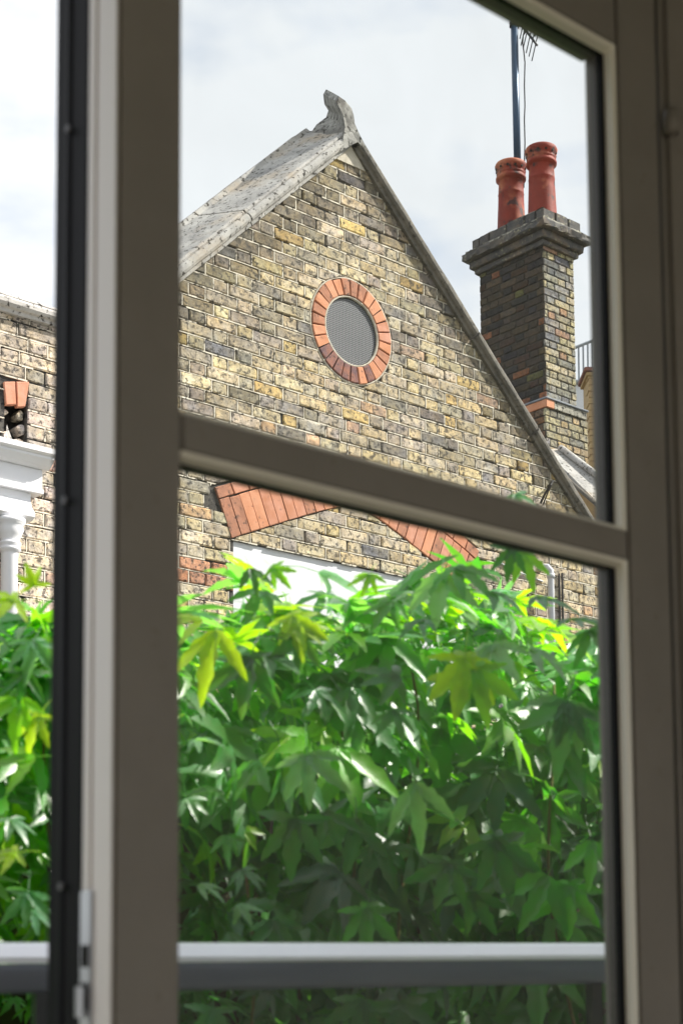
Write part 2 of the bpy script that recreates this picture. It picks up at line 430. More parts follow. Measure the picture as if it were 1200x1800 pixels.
# wall front with a round hole: fan of quads between circle and a square, then strips
n = 48
sq = .45
ring = [(OC * math.cos(2 * math.pi * i / n), OC * math.sin(2 * math.pi * i / n)) for i in range(n)]
def sqp(a):
    c, s_ = math.cos(a), math.sin(a); k = sq / max(abs(c), abs(s_)); return (c * k, s_ * k)
outer = [sqp(2 * math.pi * i / n) for i in range(n)]
vs = [(p[0], yF, p[1]) for p in ring] + [(p[0], yF, p[1]) for p in outer] + [(p[0], yF + .16, p[1]) for p in ring]
fs = [(i, (i + 1) % n, n + (i + 1) % n, n + i) for i in range(n)] + [(i, (i + 1) % n, 2 * n + (i + 1) % n, 2 * n + i) for i in range(n)]
wallme.add(vs, fs)
zb = GZ - W0.z
def quad(pts): wallme.add([(p[0], yF, p[1]) for p in pts], [tuple(range(len(pts)))])
zr = lambda s: ZAP - (SL * -s if s < 0 else SR * s)
H0 = WL(9, 700); H1 = WL(47, 783)
hx0, hx1, hz0, hz1 = H0[0], H1[0], H1[1], H0[1]
quad([(-sq, sq), (sq, sq), (sq, zr(sq)), (0, ZAP), (-sq, zr(-sq))])
quad([(SPAR, -sq), (-sq, -sq), (-sq, zr(-sq)), (SPAR, PAR)])
quad([(sq, -sq), (SRZ, -sq), (SRZ, RZ), (sq, zr(sq))]) if False else quad([(sq, -sq), ((ZAP + sq) / SR, -sq), (sq, zr(sq))])
quad([(-.905, PANEL), (.905, PANEL), (.905, -sq), (-.905, -sq)])
quad([(.905, zb), (SMAX, zb), (SMAX, RZ), (SRZ, RZ), ((ZAP + sq) / SR, -sq), (.905, -sq)])
quad([(hx1, zb), (-.905, zb), (-.905, -sq), (hx1, -sq)]) if False else None
quad([(-1.6, zb), (-.905, zb), (-.905, -sq), (-1.6, -sq)])
quad([(hx1, zb), (-1.6, zb), (-1.6, -sq), (SPAR, -sq), (SPAR, PAR), (hx1, PAR)])
quad([(hx0, hz1), (hx1, hz1), (hx1, PAR), (hx0, PAR)])
quad([(hx0, zb), (hx1, zb), (hx1, hz0), (hx0, hz0)])
quad([(SMIN, zb), (hx0, zb), (hx0, PAR), (SMIN, PAR)])
# reveals of the hole and of the blind opening
wallme.add([(hx0, yF, hz0), (hx1, yF, hz0), (hx1, yF, hz1), (hx0, yF, hz1), (hx0, .12, hz0), (hx1, .12, hz0), (hx1, .12, hz1), (hx0, .12, hz1)],
           [(0, 1, 5, 4), (1, 2, 6, 5), (2, 3, 7, 6), (3, 0, 4, 7), (4, 5, 6, 7)])
wallme.add([(-.905, yF, zb), (-.905, yF, PANEL), (.905, yF, PANEL), (.905, yF, zb), (-.905, .1, zb), (-.905, .1, PANEL), (.905, .1, PANEL), (.905, .1, zb)],
           [(0, 1, 5, 4), (1, 2, 6, 5), (2, 3, 7, 6)])
# back and sides
DEEP = .33
wallme.add([(p[0], DEEP, p[1]) for p in outl], [tuple(range(len(outl)))])
for i in range(len(outl)):
    a, b = outl[i], outl[(i + 1) % len(outl)]
    wallme.add([(a[0], yF, a[1]), (b[0], yF, b[1]), (b[0], DEEP, b[1]), (a[0], DEEP, a[1])], [(0, 1, 2, 3)])
wall = wallme.build('wall', M['joint'], house, fix=False)
wall.location = (0, 0, W0.z - GZ)

def tone_wall(s, z):
    if PANEL - 2 * CH - .002 < z - 0 < PANEL - CH * 2 + .0: pass
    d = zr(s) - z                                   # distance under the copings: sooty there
    if z < PANEL - 2 * CH + .0 and z > PANEL - 4 * CH and s > -1.9: return random.choice([(.66, .36, .25, 1), (.62, .31, .20, 1), (.66, .40, .30, 1)])
    if s < -1.9: c = pick(PAL_L)
    else: c = pick(PAL)
    k = 1.0
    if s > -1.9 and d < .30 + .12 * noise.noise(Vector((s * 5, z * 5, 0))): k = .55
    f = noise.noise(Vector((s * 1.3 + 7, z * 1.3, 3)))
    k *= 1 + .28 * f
    if z < -.45: k *= 1.12
    return (c[0] * k, c[1] * k, c[2] * k, 1)
VZ = WL(28, 668)[1]
AS0, AK, AA, AZ = .03, .44, .15, -1.10            # rounded-crown relieving arch: underside curve
def arch_z(x): return AZ - AK * (math.hypot(x - AS0, AA) - AA)
def arch_sl(x): return -AK * (x - AS0) / math.hypot(x - AS0, AA)
def keep_wall(p):
    if sum(q[0] for q in p) / 4 > SPAR + .05: p = clip(p, -SL, 1, ZAP)
    if len(p) < 3: return None
    cs = sum(q[0] for q in p) / len(p); cz = sum(q[1] for q in p) / len(p)
    if cs > SRZ - .05: p = clip(p, 0, 1, RZ)
    else: p = clip(p, SR, 1, ZAP)
    if cs < SPAR + .05: p = clip(p, 0, 1, PAR)
    if len(p) < 3: return None
    cs = sum(q[0] for q in p) / len(p); cz = sum(q[1] for q in p) / len(p)
    r = math.hypot(cs, cz)
    if r < .27: 
        return None
    if r < .55: p = clip(p, -cs / r, -cz / r, -.335)
    if len(p) < 3: return None
    # blind panel
    if cz < PANEL:
        if abs(cs) < .905 - .03: return None
        p = clip(p, -1, 0, -.910) if cs > 0 else clip(p, 1, 0, -.910)
        if len(p) < 3: return None
    # arch band
    sg = 1 if cs > 0 else -1
    if -1.5 < cz < -.7 and abs(cs) < 1.3:
        lo = arch_z(cs); m_ = arch_sl(cs); up = lo + .308 * math.hypot(1, m_)
        if cz < (lo + up) / 2 and abs(cs) < .99: p = clip(p, -m_, 1, lo - m_ * cs - .008)
        elif cz >= (lo + up) / 2 and abs(cs - AS0) < 1.14: p = clip(p, m_, -1, -(up - m_ * cs + .004))
        if len(p) >= 3 and .85 < abs(cs) and cz < -1.13:
            # springing edge of the arch, leaning outwards
            ex = sum(q[0] for q in p) / len(p)
            if abs(ex) > .93: p = clip(p, -sg, -.43, -(.935 - .43 * 1.46) )
        if len(p) < 3: return None
    # broken hole at the far left
    if hx0 - .1 < cs < hx1 + .1 and hz0 < cz < VZ:
        if cs < hx0: p = clip(p, 1, 0, hx0 - .004)
        elif cs > hx1: p = clip(p, -1, 0, -hx1 - .004)
        else: return None
    return p
def seen(s, z):
    x, y = proj(WP(s, 0, z))
    if y > 1075 or y < 200: return 0
    def yt(x): return 727 + .285 * (x - 325), 818 + .235 * (x - 325)
    if -20 < x < 92: return 2 - (x / 2000)
    if 322 < x < 1056:
        a, b = yt(x)
        if y < a or y > b: return 1 / (1 + (x - 322) / 500)
    return 0
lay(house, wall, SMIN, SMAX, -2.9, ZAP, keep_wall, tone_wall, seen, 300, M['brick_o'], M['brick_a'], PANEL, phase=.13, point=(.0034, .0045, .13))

# oculus: ring bricks, lime fillets, grille
NR = 27
for i in range(NR):
    a0 = 2 * math.pi * i / NR + .01; a1 = 2 * math.pi * (i + 1) / NR - .016
    r0, r1 = .222, .322 + random.uniform(-.004, .004)
    pts = [(r0 * math.cos(a0), r0 * math.sin(a0)), (r0 * math.cos(a1), r0 * math.sin(a1)), (r1 * math.cos(a1), r1 * math.sin(a1)), (r1 * math.cos((a0 + a1) / 2) * 1.004, r1 * math.sin((a0 + a1) / 2) * 1.004), (r1 * math.cos(a0), r1 * math.sin(a0))]
    am = math.degrees((a0 + a1) / 2) % 360
    m = M['red_dark'] if 215 < am < 305 and random.random() < .85 else random.choice([M['red'], M['red'], M['red2'], M['red3']])
    cxr = sum(p[0] for p in pts) / 5; czr = sum(p[1] for p in pts) / 5
    vs, fs = slab([(p[0] - cxr, p[1] - czr) for p in pts], .013, .02, .004, .001)
    link('ring_brick', mesh_of('ring_brick', vs, fs, m), wall, (cxr, 0, czr))
def annulus(mb, r0, r1, y0, y1, n=48, wob=.003):
    vs = []
    for i in range(n):
        a = 2 * math.pi * i / n
        w = random.uniform(-wob, wob)
        for r, y in ((r0 - w, y1), (r0 + .002, y0), (r1, y0 + .002), (r1 + w, y1)):
            vs.append((r * math.cos(a), y, r * math.sin(a)))
    fs = []
    for i in range(n):
        j = (i + 1) % n
        for k in range(3): fs.append((i * 4 + k, j * 4 + k, j * 4 + k + 1, i * 4 + k + 1))
    mb.add(vs, fs)
mb = MB(); annulus(mb, .209, .220, -.009, .012); mb.build('lime_fillet', M['ring_mortar'], wall, smooth=True)
mb = MB(); annulus(mb, .324, .334, -.006, .01); mb.build('lime_fillet', M['ring_mortar'], wall, smooth=True)
gr = MB()
for ang in (30, -30):
    ca, sa = math.cos(R(ang)), math.sin(R(ang))
    for i in range(-17, 18):
        o_ = i * .0118
        h = math.sqrt(max(0, .206 ** 2 - o_ ** 2))
        if h < .01: continue
        y = .006 + (0.0015 if ang > 0 else 0)
        for w in (.0021,):
            P = [(-h, o_ - w), (h, o_ - w), (h, o_ + w), (-h, o_ + w)]
            gr.add([(p[0] * ca - p[1] * sa, y, p[0] * sa + p[1] * ca) for p in P] + [(p[0] * ca - p[1] * sa, y + .0015, p[0] * sa + p[1] * ca) for p in P],
                   [(0, 1, 2, 3), (7, 6, 5, 4), (0, 4, 5, 1), (1, 5, 6, 2), (2, 6, 7, 3), (3, 7, 4, 0)])
grl = gr.build('vent_grille', M['mesh'], wall, fix=False)
mb = MB(); mb.add([(.21 * math.cos(i * math.pi / 12), .1, .21 * math.sin(i * math.pi / 12)) for i in range(24)], [tuple(range(24))])
mb.build('vent_back', M['dark'], wall, fix=False)

# pointed relieving arch: two straight-sided halves
def arch_pts(n_, x0=-.955, x1=.955):
    xs = [x0 + (x1 - x0) * i / 800 for i in range(801)]; ls = [0]
    for a, b in zip(xs, xs[1:]): ls.append(ls[-1] + math.hypot(b - a, arch_z(b + AS0) - arch_z(a + AS0)))
    res = []; k = 0
    for i in range(n_ + 1):
        t = ls[-1] * i / n_
        while k < 799 and ls[k + 1] < t: k += 1
        res.append(xs[k] + AS0)
    return res
def aoff(x, q):
    m_ = arch_sl(x); l = math.hypot(1, m_); return (x - m_ / l * q, arch_z(x) + q / l)
for n_, q0, q1 in ((27, 0, .222), (17, .230, .297)):
    xs = arch_pts(n_)
    for a, b in zip(xs, xs[1:]):
        g_ = .0035; b2_ = random.uniform(-.003, .003)
        pts = [aoff(a + g_, q0), aoff(b - g_, q0), aoff(b - g_ * .8, q1 + b2_), aoff(a + g_ * .8, q1 + b2_)]
        cxr = sum(p[0] for p in pts) / 4; czr = sum(p[1] for p in pts) / 4
        vs, fs = slab([(p[0] - cxr, p[1] - czr) for p in pts], .010 + random.uniform(-.002, .002), .02, .003, .0014)
        link('arch_brick', mesh_of('arch_brick', vs, fs, random.choice([M['red'], M['red2'], M['red2'], M['red3']])), wall, (cxr, 0, czr))
mb = MB(); mb.box(-.90, .90, .014, .044, PANEL - 1.6, PANEL - .003)
mb.build('blind_panel', M['white'], wall)

# broken hole with two red voussoirs and loose stone
for (x0, x1, x2, x3, yt, yb) in ((6, 25, 27, 9.5, 672, 712), (28, 50, 43, 30, 672, 716)):
    pts = [WL(x3, yb), WL(x2, yb), WL(x1, yt), WL(x0, yt)]
    vs, fs = slab(pts, .012, .02, .003, .001)
    link('arch_brick', mesh_of('arch_brick', vs, fs, M['red2']), wall)
mb = MB(); a = WL(12, 740); b_ = WL(30, 783)
mb.add([(a[0], .02, b_[1]), (b_[0], .02, b_[1]), (b_[0], .10, b_[1]), (a[0], .10, b_[1]), ((a[0] + b_[0]) / 2, .05, a[1])], [(0, 1, 4), (1, 2, 4), (2, 3, 4), (3, 0, 4), (0, 1, 2, 3)])
mb.build('loose_stone', M['coping'], wall)
for (x, y, w_, h_) in ((13, 722, .05, .03), (40, 728, .04, .05), (43, 752, .05, .06), (12, 762, .04, .05), (38, 775, .07, .04)):
    p = WL(x, y); vs, fs = slab([(p[0] + w_ * math.cos(k) * random.uniform(.4, .6), p[1] + h_ * math.sin(k) * random.uniform(.4, .6)) for k in [i_ * math.pi / 4 for i_ in range(8)]], -.02, .09, .006, .004)
    o = link('broken_brick', mesh_of('broken_brick', vs, fs, M['brick_o']), wall); o.color = pick(PAL_L)

# copings --------------------------------------------------------
def coping_stone(a, b, m, prof, up):
    """a,b: (s,z) ends on the rake; prof list of (depth out of the wall, height off the rake)"""
    a = Vector(a); b = Vector(b); t = (b - a).normalized(); nr = Vector((-t.y, t.x))
    if nr.y < 0: nr = -nr
    A, B = [], []
    mb = MB(); k = max(2, int((b - a).length / .12)); n = len(prof); vs = []
    for i in range(k + 1):
        c = a + (b - a) * i / k
        for (d, h) in prof:
            q = .0035 * noise.noise(Vector((c.x * 9, c.y * 9, d * 20)))
            p = c + nr * (h + q)
            vs.append((p.x, -(d + q), p.y))
    fs = [(i * n + j, i * n + (j + 1) % n, (i + 1) * n + (j + 1) % n, (i + 1) * n + j) for i in range(k) for j in range(n)]
    fs += [tuple(range(n))[::-1], tuple(range(k * n, k * n + n))]
    mb.add(vs, fs)
    return mb.build('coping_stone', m, wall)
PROF = [(-.37, -.0), (-.37, .205), (-.35, .225), (-.325, .222), (-.31, .195), (.034, .092), (.040, .080), (.036, .073), (.048, .070), (.058, .055), (.058, .035), (.048, .020), (.034, .014), (.028, -.004), (-.002, -.006)]
def rk(s): return (s, zr(s))
jl = WL(437, 330)[0]
coping_stone(rk(-.02), rk(jl + .004), M['coping'], PROF, 1)
coping_stone(rk(jl - .004), (SPAR - .02, PAR - .02 + 0), M['coping'], PROF, 1)
for a, b in ((.02, 1.035), (1.045, 1.60), (1.61, 2.33)):
    coping_stone(rk(a), rk(b), M['coping_dark'], PROF, 1)
for a, b in ((SMIN, -2.75), (-2.74, SPAR - .0)):
    coping_stone((a, PAR), (b, PAR), M['coping'], PROF, 1)
coping_stone((SRZ + .06, RZ), (SMAX, RZ), M['coping'], PROF, 1)

coping_stone((-.10, ZAP - SL * .10), (.075, ZAP + SL * .075), M['coping'], [(-.366, .0), (-.366, .200), (-.348, .221), (-.327, .218), (-.314, .191), (-.14, .13), (-.14, .0)], 1)
# saddle stone with swept horn on the apex
def saddle():
    pf = [(598, 266), (603, 242), (606, 222), (603, 205), (597, 192), (590, 178), (596, 170), (606, 177), (617, 190), (621, 203), (623, 218), (632, 238), (652, 276), (628, 250)]
    pb = [(543, 238), (556, 219), (573, 206), (577, 194), (570, 183), (568, 166), (573, 157), (580, 160), (588, 168), (592, 190), (596, 205), (605, 225), (618, 262), (590, 255)]
    F = [WL(x, y, .055) for x, y in pf]; B = [WL(x, y, -.28) for x, y in pb]
    f2 = [(p[0], -.058, p[1]) for p in F]; back = [(p[0], .28, p[1]) for p in B]
    n = len(F); steps = 6; vs = []
    for i in range(steps + 1):
        t = i / steps
        for a, b in zip(f2, back):
            p = Vector(a).lerp(Vector(b), t)
            q = noise.noise(p * 16) * .008 + noise.noise(p * 40) * .004
            pinch = 1 - .10 * math.sin(math.pi * t)
            vs.append((p.x * pinch + q, p.y + q, p.z + q))
    fs = [(i * n + j, i * n + (j + 1) % n, (i + 1) * n + (j + 1) % n, (i + 1) * n + j) for i in range(steps) for j in range(n)]
    fs += [tuple(range(n))[::-1], tuple(range(steps * n, steps * n + n))]
    return MB().add(vs, fs).build('saddle_stone', M['saddle'], wall)
saddle()
mb = MB(); poly_prism(mb, [(-.12, ZAP - .125), (.12, ZAP - .125), (0.0, ZAP + .0)], -.012, .0)
mb.build('apex_block', M['ring_mortar'], wall)
# pitched roof behind the gable
rf = MB()
rf.prism([(SPAR, .34, PAR - .01), (0, .34, ZAP - .01), (SRZ, .34, RZ - .01), (0, .34, ZAP - .2)], [(SPAR, 5.2, PAR - .01), (0, 5.2, ZAP - .01), (SRZ, 5.2, RZ - .01), (0, 5.2, ZAP - .2)])
ro = rf.build('roof', M['slate'], house); ro.location = wall.location

# window entablature and colonnette at far left
def ebox(mb, s0, s1, d0, d1, z0, z1): mb.box(s0, s1, -d1, -d0, z0, z1)
eS0 = -3.45
def prof_run(mb, s1, prof, s0=eS0):
    """horizontal moulding; prof (d,z) polygon, returned square at its right end"""
    mb.prism([(s0, -d, z) for d, z in prof], [(s1, -d, z) for d, z in prof])
zt = WL(45, 783, .12)[1]
y2z = lambda y, x=30: WL(x, y, .1)[1]
win = MB()
prof_run(win, WL(98, 800, .16)[0], [(.0, y2z(781)), (.17, y2z(783)), (.17, y2z(792)), (.15, y2z(796)), (.15, y2z(800)), (.12, y2z(810)), (.10, y2z(814)), (0, y2z(814))])
win.build('cornice', M['white'], wall)
win = MB(); prof_run(win, WL(76, 830, .09)[0], [(0, y2z(814.5)), (.085, y2z(814.5)), (.085, y2z(848)), (.10, y2z(851)), (.10, y2z(858)), (0, y2z(858))])
win.build('frieze', M['white'], wall)
win = MB(); prof_run(win, WL(58, 890, .09)[0], [(0, y2z(858.5)), (.07, y2z(858.5)), (.07, y2z(872)), (.078, y2z(882)), (.10, y2z(892)), (.115, y2z(897)), (.115, y2z(904)), (.09, y2z(909)), (0, y2z(910))])
win.build('architrave', M['white'], wall)
cs_ = WL(17, 1000, .06)[0]
zt_, zb_ = y2z(911), y2z(1420)
co = MB(); h = zt_
co.lathe([(.0, h), (.078, h), (.078, h - .02), (.066, h - .03), (.070, h - .055), (.058, h - .085), (.046, h - .11), (.046, h - .115), (.056, h - .12), (.058, h - .13), (.05, h - .137), (.056, h - .15), (.057, h - .16), (.046, h - .168), (.042, h - .18), (.042, zb_ - .6), (0, zb_ - .6)], 24, cs_, -.06)
co.build('colonnette', M['white'], wall, smooth=True)
mb = MB(); mb.box(eS0, cs_ - .09, .004 - .006, .02, zb_ - .6, h + .0); mb.build('window_pane', M['dark'], wall)

# pipes and iron bracket on the wall
pv = MB()
ps, pz = WL(966, 995, .08)
pv.tube([(ps - .02, .05, pz), (ps - .02, -.02, pz), (ps - .01, -.065, pz - .005), (ps, -.085, pz - .035), (ps, -.085, pz - .06), (ps, -.085, pz - 1.5)], .022, 12)
pv.tube([(ps, -.085, pz - .055), (ps, -.085, pz - .085)], .027, 12)
pv.build('vent_pipe', M['pvc'], wall, smooth=True)
pv = MB(); p2, z2 = WL(984, 1008, .03)
for k in (0, .03): pv.tube([(p2 + k, -.02, z2 + k * .3), (p2 + k, -.022, z2 - 1.5)], .008, 6)
pv.build('thin_pipe', M['iron'], wall)
pv = MB(); q, qz = WL(970, 852, .05)
pv.tube([(q + .01, .02, qz), (q, -.03, qz + .004), (q - .05, -.10, qz + .005), (q - .075, -.10, qz - .03), (q - .08, -.06, qz - .07), (q - .085, -.015, qz - .14)], .008, 6)
pv.tube([(q - .05, -.10, qz), (q - .055, -.06, qz - .06), (q - .06, -.012, qz - .15)], .005, 5)
pv.build('iron_bracket', M['iron'], wall)
pv = MB(); a, az_ = WL(872, 985, .02); b, bz = WL(955, 1022, .02)
pv.tube([(a, -.012, az_), ((a + b) / 2, -.014, (az_ + bz) / 2 - .01), (b, -.012, bz)], .006, 5)
pv.build('wall_cable', M['pvc'], wall)

# ================================================================ CHIMNEY
CZ = 14.8
C0 = ray(959, 700); C0 = C0 * (CZ / C0.y)         # near lower corner of the shaft
GB = -GN                                           # away from us
stack = empty('chimney_stack', Vector((C0.x, C0.y, GZ)), GS)
tag(stack, 'tall sooty brick chimney stack with two red terracotta pots behind the gable', 'chimney')
def CL(x, y, s=0.0, d=0.0):                       # pixel -> height z (rel C0) on the vertical line at local s,d
    P = C0 + GS * s + GB * d
    r = ray(x, y); k = math.hypot(P.x, P.y) / math.hypot(r.x, r.y); return r.z * k - C0.z
hC = lambda y, x=955: CL(x, y)
cw, cd = .455, .86
zC = C0.z - GZ
ztop = hC(430)
shaft = MB().box(.006, cw - .006, .006, cd - .006, -1.0, ztop + .05).build('shaft', M['joint'], stack); shaft.location = (0, 0, zC)
def vis_face(face):
    def f(s, z):
        P = C0 + (GS * s if face == 'r' else GB * s) + Vector((0, 0, z)); x, y = proj(P)
        return 1 if y < 860 else 0
    return f
def tone_c(pal, top=True):
    def f(s, z):
        c = pick(pal); return c
    return f
cz0 = hC(700)
# right face (along s) and left face (along depth)
fr = empty_face = None
def face(name, pal, w, rot, off, z0, z1, lim, zbase):
    e = MB().box(.0, .001, .004, .005, z0, z0 + .001)
    return None
sub = bpy.data.objects
def lay_face(parent, pal, w, z0, z1, lim, left, zbase, phase=0.0):
    """lays bricks directly as children of the shaft, turning them on the left face"""
    before = set(o.name for o in parent.children)
    lay(None, parent, 0.0, w, z0, z1, lambda p: p, tone_c(pal), vis_face('l' if left else 'r'), lim, M['cbrick_o'], M['cbrick_a'], zbase, phase, proud=(.0, .005))
    if left:
        # local (x, y, z) -> (y, w - x ... ) : left face runs away from the near corner
        Rm = Matrix(((0, 1, 0, 0), (-1, 0, 0, w), (0, 0, 1, 0), (0, 0, 0, 1)))
        for o in list(parent.children):
            if o.name in before: continue
            o.matrix_basis = Rm @ Matrix.LocRotScale(o.location, o.rotation_euler, o.scale)
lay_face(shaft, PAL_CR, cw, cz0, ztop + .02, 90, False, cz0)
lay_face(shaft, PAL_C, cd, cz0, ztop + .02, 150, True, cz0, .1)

# corbelled cap
def ringbox(name, e, z0, z1, m, wob=.006, seg=9, parent=None, bevel=0):
    mb = MB(); x0, x1, y0, y1 = -e, cw + e, -e, cd + e
    per = []
    for i in range(seg): per.append((x0 + (x1 - x0) * i / seg, y0))
    for i in range(seg * 2): per.append((x1, y0 + (y1 - y0) * i / (seg * 2)))
    for i in range(seg): per.append((x1 - (x1 - x0) * i / seg, y1))
    for i in range(seg * 2): per.append((x0, y1 - (y1 - y0) * i / (seg * 2)))
    J = lambda: random.uniform(-wob, wob)
    n = len(per); zs = [z0, z0 + (z1 - z0) * .2, z0 + (z1 - z0) * .75, z1]; vs = []
    for k, z in enumerate(zs):
        sh = .006 if k in (0, 3) else 0
        for (x, y) in per:
            cx2, cy2 = cw / 2, cd / 2
            vs.append((x + (sh if x < cx2 else -sh) + J(), y + (sh if y < cy2 else -sh) + J(), z + J() * .6))
    fs = [(k * n + j, k * n + (j + 1) % n, (k + 1) * n + (j + 1) % n, (k + 1) * n + j) for k in range(3) for j in range(n)]
    fs += [tuple(range(n))[::-1], tuple(range(3 * n, 4 * n))]
    mb.add(vs, fs); o = mb.build(name, m, stack); o.location = (0, 0, zC); return o
z = ztop - .01
ringbox('cap_course', .035, z, z + .055, M['caps'], .004)
ringbox('cap_course', .075, z + .058, z + .135, M['caps'], .005)
ringbox('cap_course', .135, z + .138, z + .215, M['caps'], .013)
ringbox('cap_course', .10, z + .218, z + .245, M['flaunch'], .010)
# top course of separate bricks, then flaunching
zt2 = z + .248
def cap_bricks(e, z0, h):
    L1, L2 = cw + 2 * e, cd + 2 * e
    for side, ln in (('f', L1), ('l', L2), ('r', L2), ('b', L1)):
        k = max(1, round(ln / .22)); w = ln / k
        for i in range(k):
            mb = MB(); a, b = i * w + .006, (i + 1) * w - .006
            if side in 'lr': a2, b2 = max(a, .11), min(b, ln - .11)
            else: a2, b2 = a, b
            J = lambda: random.uniform(-.006, .006)
            if b2 - a2 < .02: continue
            if side == 'f': bx = (-e + a2, -e + b2, -e + J(), -e + .1)
            elif side == 'b': bx = (-e + a2, -e + b2, cd + e - .1, cd + e)
            elif side == 'l': bx = (-e + J(), -e + .1, -e + a2, -e + b2)
            else: bx = (cw + e - .1, cw + e, -e + a2, -e + b2)
            mb.box(bx[0], bx[1], bx[2], bx[3], z0 + J() * .4, z0 + h + J())
            o = mb.build('cap_brick', random.choice([M['caps'], M['caps'], M['flaunch']]), stack, bev=.007); o.location = (0, 0, zC)
cap_bricks(.055, zt2, .115)
fl = MB(); e = .05; nx, ny = 10, 18; vs = []
for i in range(nx + 1):
    for j in range(ny + 1):
        x = -e + (cw + 2 * e) * i / nx; y = -e + (cd + 2 * e) * j / ny
        dd = min(i, nx - i) / nx * 2; de = min(j, ny - j) / ny * 2
        hh = .10 * min(1, dd * 1.6) ** .7 * min(1, de * 2.6) ** .7 + .014 * noise.noise(Vector((x * 9, y * 9, 1)))
        vs.append((x, y, zt2 + .112 + hh * .95))
fl.add(vs, [(i * (ny + 1) + j, (i + 1) * (ny + 1) + j, (i + 1) * (ny + 1) + j + 1, i * (ny + 1) + j + 1) for i in range(nx) for j in range(ny)])
o = fl.build('flaunching', M['flaunch'], stack); o.location = (0, 0, zC)
# pots
def pot(y_, h, lean, nm='chimney_pot', rb=.168):
    zb_ = zt2 + .155
    P = [(rb, 0), (rb * .985, .02), (.150, h * .45), (.148, h * .55), (.152, h * .56), (.148, h * .575), (.142, h - .20), (.148, h - .195), (.175, h - .18), (.176, h - .155), (.160, h - .140),
         (.163, h - .125), (.170, h - .115), (.160, h - .105), (.165, h - .09), (.182, h - .055), (.186, h - .03), (.176, h - .008), (.160, h), (.135, h - .012), (.125, h - .1), (.12, .02)]
    P = [(r * .88, z) for r, z in P]
    o = MB().lathe(P, 36, 0, 0, .012).build(nm, M['terracotta'], stack, smooth=True)
    o.location = (cw / 2, y_, zC + zb_); o.rotation_euler = (lean, -lean * .5, 0)
    for k in range(12):
        a = 2 * math.pi * k / 12
        m2 = MB(); c = Vector((math.cos(a), math.sin(a), 0)); rr = .156
        m2.tube([c * (rr - .02) + Vector((0, 0, h - .072)), c * (rr + .0015) + Vector((0, 0, h - .072))], .0125, 8)
        m2.build('vent_hole', M['dark'], o)
    return o
pot_near = pot(.20, .755, .0); pot_far = pot(.62, .755, .02)

# weathering ledge, red tile course, wider base
def sbox(name, x0, x1, y0, y1, z0, z1, m, bev=.004, wob=0):
    o = MB().box(x0, x1, y0, y1, z0, z1).build(name, m, stack, bev=bev); o.location = (0, 0, zC); return o
sbox('lead_ledge', -.05, cw + .13, -.05, cd + .05, cz0 - .02, cz0 - .002, M['lead'], .005)
sbox('tile_course', -.035, cw + .11, .30, cd + .03, cz0 - .115, cz0 - .022, M['ochre'], .003) if False else None
sbox('tile_course', -.038, .08, -.038, cd + .03, cz0 - .10, cz0 - .022, M['red'], .004)
sbox('tile_course', .083, cw + .115, -.034, cd + .03, cz0 - .10, cz0 - .022, M['flaunch'], .004)
base = MB().box(-.024, cw + .134, -.014, cd + .02, -2.2, cz0 - .102).build('base', M['joint'], stack); base.location = (0, 0, zC)
b4 = None
def lay_base():
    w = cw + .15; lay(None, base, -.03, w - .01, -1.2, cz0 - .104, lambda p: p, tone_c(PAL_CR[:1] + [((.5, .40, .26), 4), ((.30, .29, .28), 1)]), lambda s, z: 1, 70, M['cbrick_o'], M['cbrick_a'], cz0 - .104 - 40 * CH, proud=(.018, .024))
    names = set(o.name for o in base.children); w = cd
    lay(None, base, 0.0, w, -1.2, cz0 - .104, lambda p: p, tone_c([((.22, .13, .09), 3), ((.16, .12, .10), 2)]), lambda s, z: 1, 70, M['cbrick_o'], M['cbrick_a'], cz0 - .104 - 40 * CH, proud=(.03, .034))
    Rm = Matrix(((0, 1, 0, 0), (-1, 0, 0, w), (0, 0, 1, 0), (0, 0, 0, 1)))
    for o in list(base.children):
        if o.name in names: continue
        o.matrix_basis = Rm @ Matrix.LocRotScale(o.location, o.rotation_euler, o.scale)
lay_base()

# ================================================================ AERIAL
def at(x, y, Y): r = ray(x, y); return r * (Y / r.y)
AY = 15.6
foot = at(910, 330, AY); top = at(903, 33, AY)
aer = empty('tv_aerial', foot); tag(aer, 'slim blue grey mast with comb-like tv aerial above the chimney pots', 'aerial')
off = lambda x, y, Y=AY: at(x, y, Y) - foot
MB().tube([off(910, 345), off(903, 36)], .038, 12).build('mast', M['galv'], aer, smooth=True)
MB().tube([off(903, 47), off(903, 39)], .052, 10).tube([off(903, 37), off(903, 33)], .03, 10).build('mast_cap', M['iron'], aer)
MB().tube([off(897, 44), off(912, 44)], .018, 6).tube([off(898, 48), off(911, 48)], .016, 6).build('clamp', M['iron'], aer)
bm0, bm1 = off(916, 44), off(944, 80)
MB().tube([off(911, 45), off(919, 45), off(934, 43)], .010, 6).tube([bm0, bm1], .013, 6).build('boom', M['alu'], aer)
for (x0, y0, x1, y1) in ((921, 33, 913, 68), (924, 38, 915, 80), (930, 36, 919, 84), (936, 40, 924, 93), (941, 46, 929, 99), (947, 50, 934, 107), (945, 44, 939, 64), (927, 34, 921, 60)):
    MB().tube([off(x0, y0), off(x1, y1)], .0065, 5).build('aerial_element', M['alu'], aer)
MB().tube([off(938, 46), off(926, 52), off(919, 62), off(918, 76), off(920, 90), off(922, 110), off(921, 150), off(922, 185), off(921, 210), off(922, 250), off(920, 330)], .007, 5).build('cable', M['iron'], aer)

